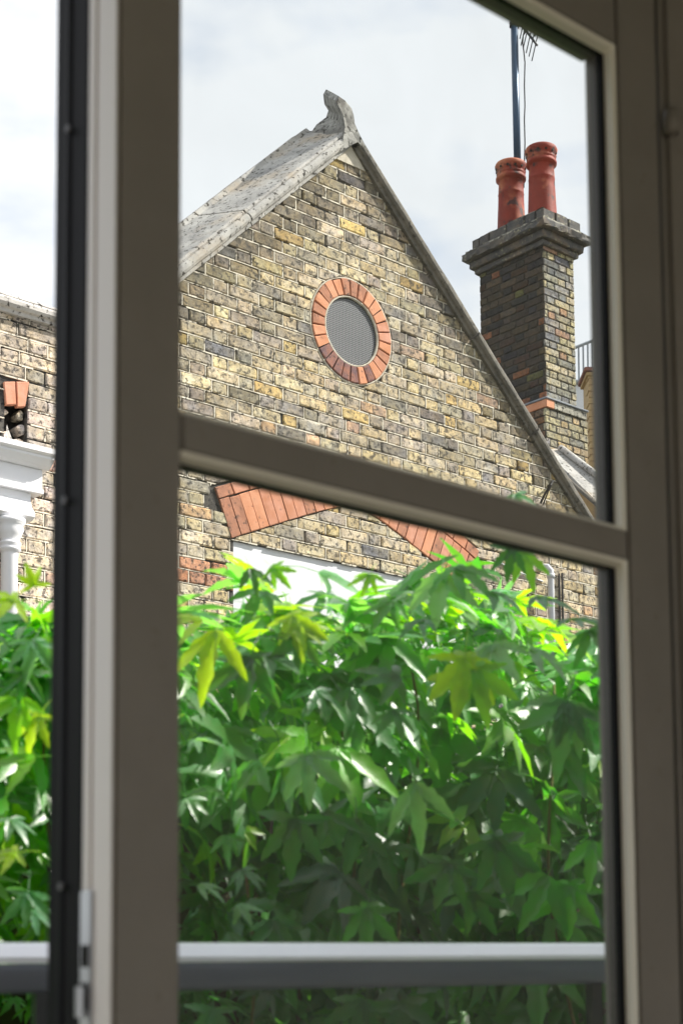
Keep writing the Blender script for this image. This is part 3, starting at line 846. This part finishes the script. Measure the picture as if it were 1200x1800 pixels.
# ================================================================ things right of the chimney
# pale sloping coping of the next roof
NY = 12.2
ns = empty('neighbour_roof', at(1005, 850, NY)); tag(ns, 'pale stone sloping parapet with orange brick under it beside the chimney foot', 'roof')
nof = lambda x, y, Y=NY: at(x, y, Y) - ns.location
def slabq(name, pts, m, thick=.06, bev=.006):
    v = [Vector(p) for p in pts]; nn = (v[1] - v[0]).cross(v[3] - v[0]).normalized()
    if nn.dot(ns.location) < 0: nn = -nn
    o = MB().prism(v, [p + nn * thick for p in v]).build(name, m, ns, bev=bev); return o
slabq('coping_slab', [nof(955, 790, 12.6), nof(987, 787, 12.7), nof(1110, 880, 12.1), nof(1110, 945, 11.7)], M['coping'])
MB().tube([nof(984, 787, 12.65), nof(1110, 882, 12.05)], .028, 8).build('roll_moulding', M['coping'], ns, smooth=True)
MB().tube([nof(1000, 846, 11.9), nof(1110, 940, 11.6)], .016, 8).build('roll_moulding', M['coping_dark'], ns, smooth=True)
slabq('brick_verge', [nof(980, 830, 12.0), nof(1110, 944, 11.68), nof(1110, 1040, 11.68), nof(1020, 1040, 12.0)], M['ochre'], .1)

# ochre brick pier with coping and railing
PY = 21.0
pr = empty('brick_pier', at(1040, 810, PY)); pr.location.z = GZ
tag(pr, 'narrow ochre brick pier with brown cap right of the chimney', 'pier')
c0 = at(1036, 655, PY); hz = c0.z - GZ
kk = PY / FPX
pm = MB(); pm.box(-.02, .5, 0, .5, 0, hz)
pm.build('wall', M['ochre'], pr)
for i in range(26):
    z_ = hz - .09 * (i + 1)
    MB().box(-.032 + (.006 if i % 2 else 0), .49, -.012, .2, z_ + .008, z_ + .082).build('brick', M['ochre'], pr)
MB().box(-.09, .55, -.07, .55, hz, hz + .06).build('cap', M['red_dark'], pr, bev=.01)
MB().box(-.06, .52, -.04, .52, hz - .05, hz - .002).build('cap_course', M['ochre'], pr, bev=.006)
rl = empty('roof_railing', at(1016, 690, 22.0)); tag(rl, 'pale grey metal railing on the flat roof right of the chimney', 'railing')
ro_ = lambda x, y, Y=22.0: at(x, y, Y) - rl.location
MB().tube([ro_(1010, 611), ro_(1080, 583)], .022, 6).build('top_rail', M['paint_grey'], rl)
MB().tube([ro_(1010, 672), ro_(1080, 650)], .016, 6).build('bottom_rail', M['paint_grey'], rl)
for i in range(8):
    x = 1016 + i * 8
    MB().tube([ro_(x, 612 - (x - 1012) * .4), ro_(x + .8, 672 - (x - 1012) * .3)], .014, 5).build('baluster', M['paint_grey'], rl)
dm = empty('roof_house', at(1018, 720, 24.0)); tag(dm, 'white painted roof box behind the railing, right of the chimney', 'roof box')
do = lambda x, y, Y: at(x, y, Y) - dm.location
d0 = do(1008, 676, 24.0); 
MB().box(d0.x, d0.x + 1.2, 0, 1.0, -1.0, d0.z).build('wall', M['white'], dm)
MB().box(d0.x - .04, d0.x + 1.24, -.05, 1.05, d0.z + .001, d0.z + .06).build('roof', M['lead'], dm)

# ================================================================ CASEMENT LEAF
LS = hdir(3870); LN = Vector((LS.y, -LS.x, 0))     # along the leaf / towards the room
L0 = at(320, 768, 1.05)
def LL(x, y, d=0.0):
    r = ray(x, y); t = (L0 + LN * d).dot(LN) / r.dot(LN); p = r * t - L0
    return p.dot(LS), p.z + L0.z
leafO = empty('casement_leaf', Vector((L0.x, L0.y, 0)), LS)
tag(leafO, 'taupe painted glazed casement leaf standing slightly open in front of us', 'window')
S_l0 = LL(204, 900)[0]; S_l1 = 0.0
S_r0 = LL(1096, 700)[0]; S_r1 = LL(1171, 700)[0]
zT0, zT1 = LL(325, 817)[1], LL(325, 727)[1]         # transom underside, top
zH = LL(1094, 86)[1]                                # head inner edge
zB = -1.25
BT = .040
def lbox(name, m, s0, s1, y0, y1, z0, z1, bev=.002):
    return MB().box(s0, s1, y0, y1, z0, z1).build(name, m, leafO, bev=bev)
lbox('stile', M['taupe'], S_l0, S_l1, 0, BT, -1.42, zH + .075, .0025)
lbox('stile', M['taupe'], S_r0, S_r1, 0, BT, -1.42, zH + .075, .004)
lbox('head_rail', M['taupe'], S_l1 + .0005, S_r0 - .0005, 0.0, BT, zH, zH + .075)
lbox('bottom_rail', M['taupe'], S_l1 + .0005, S_r0 - .0005, 0.0, BT, -1.42, zB)
chf = .010
lbox('glazing_bar', M['taupe'], S_l1 + .0005, S_r0 - .0005, 0.0, .032, zT0 + chf, zT1, .0015)
# glazing beads: chamfered strips round each light
def bead(s0, s1, z0, z1, side):
    mb = MB(); w, dp = .0055, .011
    if side == 'r': A = [(s1, .0006, z0), (s1 - .0035, .003, z0), (s1 - w * .75, dp, z0), (s1, dp, z0)]; B = [(p[0], p[1], z1) for p in A]
    if side == 't': A = [(s0, .0006, z1), (s0, .003, z1 - .0035), (s0, dp, z1 - w), (s0, dp, z1)]; B = [(s1, p[1], p[2]) for p in A]
    if side == 'b': A = [(s0, .0006, z0), (s0, .003, z0 + .0035), (s0, dp, z0 + w), (s0, dp, z0)]; B = [(s1, p[1], p[2]) for p in A]
    if side == 'l': A = [(s0, .0006, z0), (s0 + .0035, .003, z0), (s0 + w * .75, dp, z0), (s0, dp, z0)]; B = [(p[0], p[1], z1) for p in A]
    mb.prism(A, B); return mb.build('glazing_bead', M['bead_lit'], leafO)
for z0, z1 in ((zB, zT0 + chf), (zT1, zH)):
    for sd_ in 'rtb': bead(S_l1, S_r0, z0, z1, sd_)
    # black spacer and brown outer reveal
    y0, y1 = .0135, .046
    for (a, b, m, ya, yb, off_) in ((0, 0, M['gasket'], .0115, .0175, .001), (0, 0, M['reveal'], .018, .026, .0)):
        fr = MB(); q = .0075 + off_
        fr.box(S_r0 - q, S_r0 - .0006, ya, yb, z0, z1)
        fr.box(S_l1 + .0006, S_l1 + .004, ya, yb, z0, z1)
        fr.box(S_l1 + .0045, S_r0 - q - .0005, ya, yb, z1 - .0055, z1 - .0006)
        fr.box(S_l1 + .0045, S_r0 - q - .0005, ya, yb, z0 + .0006, z0 + .005)
        fr.build('gasket' if m is M['gasket'] else 'outer_reveal', m, leafO)
    MB().box(S_l1 + .002, S_r0 - .002, .0135, .0165, z0 + .002, z1 - .002).build('pane', M['glass'], leafO)
# leaf edge, outdoor light put into its colour, groove, lock and black outer seal
dpt = .080
lbox('edge_strip', M['edge_lit'], S_l0 - .0015, S_l0 - .0002, .001, .024, -1.41, zH + .07, .0003)
lbox('edge_strip', M['edge_lit'], S_l0 - .0015, S_l0 - .0002, .028, .0365, -1.41, zH + .07, .0003)
lbox('edge_groove', M['edge_groove'], S_l0 - .0004, S_l0 - .0001, .0242, .0278, -1.41, zH + .07, 0)
seal = lbox('outer_seal', M['gasket'], S_l0 - .001, S_l0 + .012, .037, .085, -1.42, zH + .07, .003)
MB().tube([(S_l0 + .002, .064, -1.4), (S_l0 + .002, .064, zH + .07)], .005, 10).build('seal_bulb', M['gasket'], leafO, smooth=True)
for y in (165, 845, 1552):
    zz = LL(205, y)[1]
    MB().tube([(S_l0 - .0052, .060, zz), (S_l0 - .003, .060, zz)], .0026, 12).build('screw', M['screw'], leafO)
zL = LL(190, 1562)[1]
lk = lbox('lock_plate', M['steel'], S_l0 - .0035, S_l0 - .0017, .022, .0362, -1.0, zL, .0008)
for (a, b) in ((1660, 1700), (1728, 1778)):
    MB().box(S_l0 - .0042, S_l0 - .0036, .0245, .033, LL(190, b)[1], LL(190, a)[1]).build('keeper_slot', M['dark'], lk)
MB().tube([(S_l0 - .006, .0305, LL(190, 1790)[1]), (S_l0 - .006, .0305, LL(190, 1735)[1])], .0035, 8).build('bolt', M['steel'], lk)

# fixed window frame on the hinge side
FS = hdir(5000); FN = Vector((FS.y, -FS.x, 0))
HP = Vector((L0.x, L0.y, 0)) + LS * (S_r1 + .004)
frm = empty('window_frame', Vector((HP.x, HP.y, 0)), FS)
tag(frm, 'fixed taupe window frame at the right edge that carries the leaf hinge', 'window frame')
MB().box(0.0, .075, -.004, .075, -1.46, zH + .19).build('jamb', M['taupe'], frm, bev=.006)
MB().box(.0755, .10, -.016, .03, -1.46, zH + .19).build('architrave', M['taupe'], frm, bev=.004)
OPW = 2.45  # opening widened out of view to let more light onto the leaf edge
MB().box(-OPW, -.001, -.004, .075, zH + .085, zH + .19).build('head', M['taupe'], frm, bev=.004)
MB().box(-OPW - .075, -OPW - .001, -.004, .075, -1.46, zH + .19).build('jamb', M['taupe'], frm, bev=.004)
MB().box(-OPW, -.001, -.004, .09, -1.5, -1.44).build('sill', M['taupe'], frm, bev=.004)
for zc in (LL(1180, 225)[1], -.9):
    MB().tube([(.006, -.006, zc - .012), (.006, -.006, zc + .010)], .0075, 12).build('hinge', M['taupe'], frm, smooth=True)

# room around the camera
rm = Matrix.Identity(4)
def room(name, boxes, m):
    mb = MB()
    for b in boxes: mb.box(*b)
    o = mb.build(name, m, None, fix=True)
    x = FS; y = Vector((0, 0, 1)).cross(x); mm = Matrix((x, y, Vector((0, 0, 1)))).transposed().to_4x4(); mm.translation = (HP.x, HP.y, 0)
    o.matrix_world = mm; return tag(o, kind='structure')
XL, XR, YB = -2.6, 1.9, -2.7  # back wall keeps an unseen opening, added to light the window frame
zc = 1.05; zfl = -1.5
room('room_wall', [(.10, XR + .15, .031, .10, zfl - .1, zc + .08), (XL - .15, -OPW - .076, .031, .10, zfl - .1, zc + .08), (-OPW - .0755, .0995, .031, .10, zH + .191, zc + .08), (-OPW - .0755, .0995, .095, .10, zfl - .1, -1.501),
                   (XR, XR + .15, YB, .030, zfl, zc), (1.75, 6.0, -1.2, .10, zc + .091, 2.2), (XR + .16, 6.0, .031, .10, GZ, zc + .09), (XL - .15, XL, YB, .030, zfl, zc), (XL, -1.9, YB - .15, YB - .001, zfl, zc), (1.5, XR, YB - .15, YB - .001, zfl, zc), (-1.9, 1.5, YB - .15, YB - .001, zfl, -.5), (-1.9, 1.5, YB - .15, YB - .001, .9, zc)], M['render_wall'])  # includes an unseen tall block, added to shade the creeper's right side
room('room_ceiling', [(XL - .15, XR + .15, YB - .15, .0305, zc + .001, zc + .09)], M['render_wall'])
room('room_floor', [(XL - .15, XR + .15, YB - .15, .0305, zfl - .2, zfl - .001)], M['oak'])

# balcony rail
RS = hdir(5000)
R0 = at(330, 1698, 1.55)
bal = empty('balcony_rail', Vector((R0.x, R0.y, 0)), RS)
tag(bal, 'horizontal pale tubular balcony handrail just outside the window', 'railing')
rz = R0.z; rr_ = .0235
def rprof(pts, name, m):
    mb = MB(); mb.prism([(-.62, y, rz + z) for y, z in pts], [(1.6, y, rz + z) for y, z in pts]); return mb.build(name, m, bal)
rprof([(.0240, .0035), (.0236, .0060), (.0215, .0092), (.0115, .0195), (.0075, .0222), (.0, .0232), (-.0075, .0222), (-.0115, .0195), (-.0215, .0092), (-.0236, .0060), (-.0240, .0035)], 'rail_lit_top', M['rail'])  # upper half of one tube, coloured pale for the light on it
rprof([(.0215 * math.cos(R(a)), .003 - .0275 * math.sin(R(a))) for a in range(0, 181, 12)], 'rail_shaded_lower', M['rail_shade'])  # lower half of the tube, coloured dark for its shade
def rx(x):
    r = ray(x, 1780); n_ = Vector((RS.y, -RS.x, 0)); t = R0.dot(n_) / r.dot(n_); return (r * t - R0).dot(RS)
for x in (74, 1044):
    MB().box(rx(x) - .008, rx(x) + .008, -.006, .006, -1.45, rz - rr_ + .003).build('post', M['clad'], bal)
MB().box(-.62, 1.5, -.02, .02, -1.50, -1.452).build('bottom_rail', M['clad'], bal)

# ================================================================ CREEPER
def leaf_geo(rnd, nst=6, lobes=5, ser=.16):
    vs, fs = [], []
    spec = [(0, 1.15, .155), (42, 1.02, .135), (-42, 1.02, .135), (86, .70, .10), (-86, .70, .10)]
    if lobes == 3: spec = spec[:3]
    if lobes == 7: spec += [(128, .34, .09), (-128, .34, .09)]
    for (ang, ln, wd) in spec:
        a = R(ang + rnd.uniform(-7, 7)); ln *= rnd.uniform(.85, 1.1); wd *= rnd.uniform(.85, 1.2)
        ca, sa = math.cos(a), math.sin(a); n0 = len(vs); droop = rnd.uniform(.08, .34); fold = rnd.uniform(.2, .55); tw = rnd.uniform(-.25, .25)
        curl = rnd.uniform(-.12, .12)
        for i in range(nst + 1):
            t = i / nst
            w = wd * (math.sin(math.pi * min(1, t * .93 + .07) ** .95)) ** .8 * (1 + (ser if i % 2 else -ser)) if t < 1 else 0.0
            z = -droop * t * t; cxl = curl * t * t
            for sgn in (-1, 0, 1):
                x = ln * t - abs(sgn) * w * .18 * (1 if 0 < i < nst else 0); y = sgn * w + cxl
                zz = z + abs(sgn) * w * fold + sgn * w * tw * t
                vs.append((x * ca - y * sa, x * sa + y * ca, zz))
        for i in range(nst):
            b = n0 + i * 3
            fs += [(b, b + 3, b + 4, b + 1), (b + 1, b + 4, b + 5, b + 2)]
    # petiole, curving back
    n0 = len(vs); pr = .012; L_ = rnd.uniform(.5, .9)
    for t in (0, .5, 1):
        for k in range(3):
            a = 2 * math.pi * k / 3
            vs.append((-L_ * t, pr * math.cos(a), -.25 * t * t + pr * math.sin(a) + .01))
    for i in range(2):
        for k in range(3):
            fs.append((n0 + i * 3 + k, n0 + i * 3 + (k + 1) % 3, n0 + (i + 1) * 3 + (k + 1) % 3, n0 + (i + 1) * 3 + k))
    return vs, fs
rl_ = random.Random(11)
LV = []
for i in range(12):
    vs, fs = leaf_geo(rl_, 8, random.Random(i).choice([5, 5, 5, 3, 7]))
    me = bpy.data.meshes.new('leaf'); me.from_pydata(vs, [], fs); me.materials.append(M['leaf_o']); me.polygons.foreach_set('use_smooth', [True] * len(fs)); LV.append(me)
LV2 = [leaf_geo(rl_, 5, rl_.choice([5, 5, 3])) for i in range(12)]
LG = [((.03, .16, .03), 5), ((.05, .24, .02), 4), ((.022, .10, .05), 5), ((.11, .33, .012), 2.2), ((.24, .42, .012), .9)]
LGT = LG[:2] + [(LG[3][0], 4.5), (LG[4][0], 3.5), ((.13, .34, .15), 4)]  # sunlit yellow and pale sky sheen put into the upper leaves' colour
H0v = at(330, 1500, 2.15)                            # hedge line runs with the balcony
creeper = empty('climbing_creeper', Vector((H0v.x, H0v.y, GZ)), RS)
tag(creeper, 'bushy green creeper with five-lobed leaves massed behind the handrail', 'climbing plant')
HN = Vector((RS.y, -RS.x, 0))
inv = creeper.matrix_world.inverted()
leaves = []
rh = random.Random(5)
def frame(axis, nrm):
    x = Vector(axis).normalized(); z = Vector(nrm); z = (z - z.dot(x) * x).normalized(); y = z.cross(x)
    return Matrix((x, y, z)).transposed().to_4x4()
def put(P, axis, nrm, size, colr, hero=False):
    m = frame(axis, nrm); m = Matrix.Translation(P) @ m @ Matrix.Scale(size, 4)
    leaves.append((m, colr, hero, P.length, proj(P)))
def lit(x0): return rh.uniform(0, 1) < x0
toppts = [(-60, 1000), (0, 1030), (40, 1020), (90, 1015), (200, 1020), (320, 1030), (400, 1030), (450, 990), (520, 980), (580, 985), (620, 1010), (650, 1005), (680, 990), (720, 1005), (760, 985), (800, 975), (850, 965), (890, 985), (930, 1030), (970, 1080), (1030, 1090), (1060, 1080), (1200, 1060)]
def top_y(x):
    for (a, ya), (b, yb) in zip(toppts, toppts[1:]):
        if a <= x <= b: return ya + (yb - ya) * (x - a) / (b - a)
    return 1070
# body of the plant, filled through its volume
N_BODY = 6200
for i in range(N_BODY):
    s = rh.uniform(-1.15, 1.75); q = rh.random() ** 1.25 * .85      # depth behind the front of the plant
    P0 = Vector((H0v.x, H0v.y, 0)) + RS * s - HN * q
    # height limit of the plant at this s
    xx, _ = proj(P0)
    ty = top_y(xx); zt_max = at(xx, ty, P0.y).z - .035 - .10 * q
    u = rh.random()
    z_ = zt_max - (u ** 1.5) * (zt_max + 1.1)
    z_ += rh.gauss(0, .015)
    P = Vector((P0.x, P0.y, z_))
    depth_top = zt_max - z_
    up = 1.7 if depth_top < .18 else .6
    nrm = HN * rh.uniform(.2, 1.1) + Vector((0, 0, up)) + RS * rh.gauss(0, .5)
    axis = Vector((0, 0, -rh.uniform(.25, 1.1))) + HN * rh.uniform(.1, .8) + RS * rh.gauss(0, .6)
    if depth_top < .1: axis = axis + Vector((0, 0, rh.uniform(0, .9)))
    size = rh.choice([rh.uniform(.045, .08), rh.uniform(.065, .12)])
    if xx < 470 and depth_top > .3: size *= .7
    g_ = LGT if depth_top < .27 or xx < 150 else (LG if depth_top < .4 else LG[:3])  # brighter at top and left, darker below: light put into leaf colour
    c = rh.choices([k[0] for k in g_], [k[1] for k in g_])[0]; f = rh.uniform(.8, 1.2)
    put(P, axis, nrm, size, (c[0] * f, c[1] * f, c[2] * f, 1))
# leaves that can be told apart in front
YG = (.30, .44, .012); MG = (.05, .25, .02); DG = (.03, .14, .035); BG = (.07, .22, .10); PA = (.17, .36, .19); LY = (.16, .38, .015)  # PA and BG hold sky sheen in their colour, YG sunlight
heroes = [ # x, y, depth, size px, tip angle (deg, 0 right, 90 down), tilt-up, colour
 (728, 1378, 2.12, 100, 80, .3, PA), (540, 1330, 2.06, 98, 85, .7, PA), (440, 1160, 2.12, 110, 100, .35, DG), (452, 1340, 2.1, 72, 120, .7, MG),
 (470, 1150, 2.1, 70, 25, .8, BG), (380, 1110, 2.05, 110, 100, .4, YG), (355, 1090, 2.05, 80, 170, .6, YG), (515, 1085, 2.1, 70, 80, .5, YG), (520, 1100, 2.1, 60, 30, .6, YG),
 (775, 1010, 2.2, 95, 95, .6, PA), (800, 1000, 2.2, 80, 40, .8, MG), (865, 1135, 2.2, 100, 115, .9, PA), (930, 1140, 2.2, 90, 35, .9, PA), (995, 1235, 2.3, 115, 110, .45, BG),
 (990, 1240, 2.3, 90, 60, .4, DG), (815, 1160, 2.15, 90, 100, .15, YG), (835, 1180, 2.15, 85, 80, .15, LY), (800, 1190, 2.18, 60, 140, .2, YG), (650, 1010, 2.2, 45, 110, .3, LY),
 (555, 1215, 2.15, 60, 60, .8, BG), (690, 1250, 2.15, 62, 70, .6, BG), (900, 965, 2.3, 60, 100, .3, DG), (915, 975, 2.35, 60, 70, .4, LY), (905, 870, 2.4, 42, 60, .8, BG),
 (520, 1440, 2.15, 105, 95, .2, DG), (570, 1430, 2.2, 75, 60, .4, DG), (425, 1530, 2.1, 55, 40, .8, BG), (400, 1470, 2.1, 50, 100, .8, MG), (375, 1390, 2.1, 55, 140, .8, MG),
 (625, 1440, 2.3, 90, 95, .2, DG), (645, 1600, 2.25, 80, 95, .3, MG), (790, 1520, 2.3, 85, 110, .15, DG), (830, 1570, 2.35, 80, 60, .2, DG), (870, 1480, 2.3, 95, 75, .2, DG),
 (330, 1405, 2.05, 50, 60, .8, PA), (350, 1555, 2.05, 50, 20, .8, PA), (345, 1300, 2.05, 60, 10, .9, PA), (420, 1590, 2.05, 45, 50, .8, PA), (960, 1540, 2.3, 100, 120, .35, MG), (1000, 1560, 2.3, 95, 95, .3, MG), (1040, 1480, 2.25, 80, 100, .4, MG), (480, 1620, 2.15, 80, 90, .5, DG), (400, 1640, 2.1, 60, 60, .6, BG),
 (700, 1190, 2.15, 75, 170, .5, DG), (525, 1120, 2.1, 75, 90, .15, DG), (610, 1060, 2.15, 70, 200, .8, BG), (690, 1060, 2.15, 65, 130, .6, MG), (745, 1090, 2.15, 60, 150, .9, BG),
 (440, 1000, 2.2, 48, 75, .3, DG), (480, 1000, 2.2, 40, 50, .3, LY), (940, 1050, 2.25, 70, 20, .9, BG), (1000, 1090, 2.25, 75, 10, .95, BG), (1035, 1110, 2.25, 80, 60, .8, MG), (860, 1040, 2.2, 70, 30, .9, BG),
 (60, 1130, 1.95, 70, 100, .8, BG), (30, 1055, 1.9, 70, 170, .5, YG), (60, 1030, 1.9, 45, 250, .3, YG), (45, 1180, 1.95, 60, 95, .4, DG), (20, 1440, 1.9, 60, 40, .9, BG), (30, 1230, 1.95, 80, 100, .4, LY), (60, 1330, 1.95, 80, 170, .4, LY),
 (50, 1570, 1.85, 65, 90, .5, BG), (30, 1500, 1.85, 60, 160, .5, YG), (70, 1260, 1.95, 70, 110, .4, YG), (60, 1600, 1.9, 60, 30, .7, BG), (375, 1775, 2.1, 75, 90, .4, BG), (640, 1760, 2.3, 90, 110, .3, DG), (700, 1765, 2.3, 90, 70, .3, DG)]
zup = Vector((0, 0, 1)); cam_r = Vector((1, 0, 0))
for (x, y, Y, sz, ang, tilt, c) in heroes:
    Y -= .13; P = at(x, y, Y); a = R(ang); size = sz / FPX * Y
    axis = cam_r * math.cos(a) - zup * math.sin(a) + Vector((0, -1, 0)) * tilt * .6
    nrm = Vector((0, -1, 0)) * (1 - tilt * .75) + zup * tilt + Vector((rh.uniform(-.2, .2), 0, 0))
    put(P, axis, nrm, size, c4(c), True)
# clear the body leaves that would stand up in front of the wall above the plant's outline
def ok(l):
    if l[2]: return True
    x, y = l[4]
    return True
leaves = [l for l in leaves if ok(l)]
def score(l):
    x, y = l[4]
    if l[2]: return 1e9
    if not (-60 < x < 110 or 300 < x < 1085) or y < 850 or y > 1830: return 0
    return l[0].to_scale().x / l[3] ** 3
leaves.sort(key=lambda l: -score(l))
st = MB()
for i, (m, c, hero, dist, px) in enumerate(leaves):
    loc = inv @ m
    if i < 300 and score(leaves[i]) > 0:
        o = link('leaf', rh.choice(LV), creeper); o.matrix_local = loc; o.color = c
    else:
        vs, fs = rh.choice(LV2)
        st.add([loc @ Vector(v) for v in vs], fs, c)
o = st.build('foliage', M['leaf_a'], creeper, smooth=True, fix=False); tag(o, kind='stuff')
# stems
for i in range(22):
    s = -1.1 + i * .13 + rh.uniform(-.05, .05); q = rh.uniform(.1, .6)
    x, _ = proj(Vector((H0v.x, H0v.y, 0)) + RS * s - HN * q)
    zt_ = at(x, top_y(x), H0v.y).z - .12
    pts = []; sx = s; z_ = GZ
    k = 16
    for j in range(k + 1):
        t = j / k; zz = GZ + (zt_ - GZ) * t
        sx += rh.gauss(0, .02); pts.append((sx, q + .08 * math.sin(t * 9 + i), zz - GZ))
    MB().tube(pts, [.009 - .006 * (j / k) for j in range(k + 1)], 5).build('stem', M['stem'], creeper, smooth=True)
for i in range(12):
    s0_ = -.75 + i * .17 + rh.uniform(-.05, .05); P0 = Vector((H0v.x, H0v.y, 0)) + RS * s0_ + HN * rh.uniform(-.12, .02)
    x, _ = proj(P0); zt_ = at(x, top_y(x), P0.y).z - rh.uniform(.1, .4); pts = []; dx = rh.uniform(-.05, .05)
    for j in range(9):
        t = j / 8; pts.append(inv @ (P0 + RS * (dx * 4 * t + .03 * math.sin(t * 5 + i)) + Vector((0, 0, zt_ - .5 * t - .15 * t * t))))
    MB().tube(pts, [.0022 + .0012 * j / 8 for j in range(9)], 5).build('stem', M['vine'], creeper, smooth=True)
# fence added behind it as a dark backdrop for the leaf gaps
fe = empty('backdrop_fence', Vector((H0v.x, H0v.y, GZ)), RS); tag(fe, 'dark boarded fence added behind the creeper leaves to darken their gaps', 'fence')
for i in range(22):
    x = -1.3 + i * .15
    MB().box(x, x + .14, .90, .922, 0, .33 - GZ + .01 * (i % 3)).build('board', M['wood'], fe)
MB().box(-1.3, 2.0, .923, .96, .5, .6).build('fence_rail', M['wood'], fe)
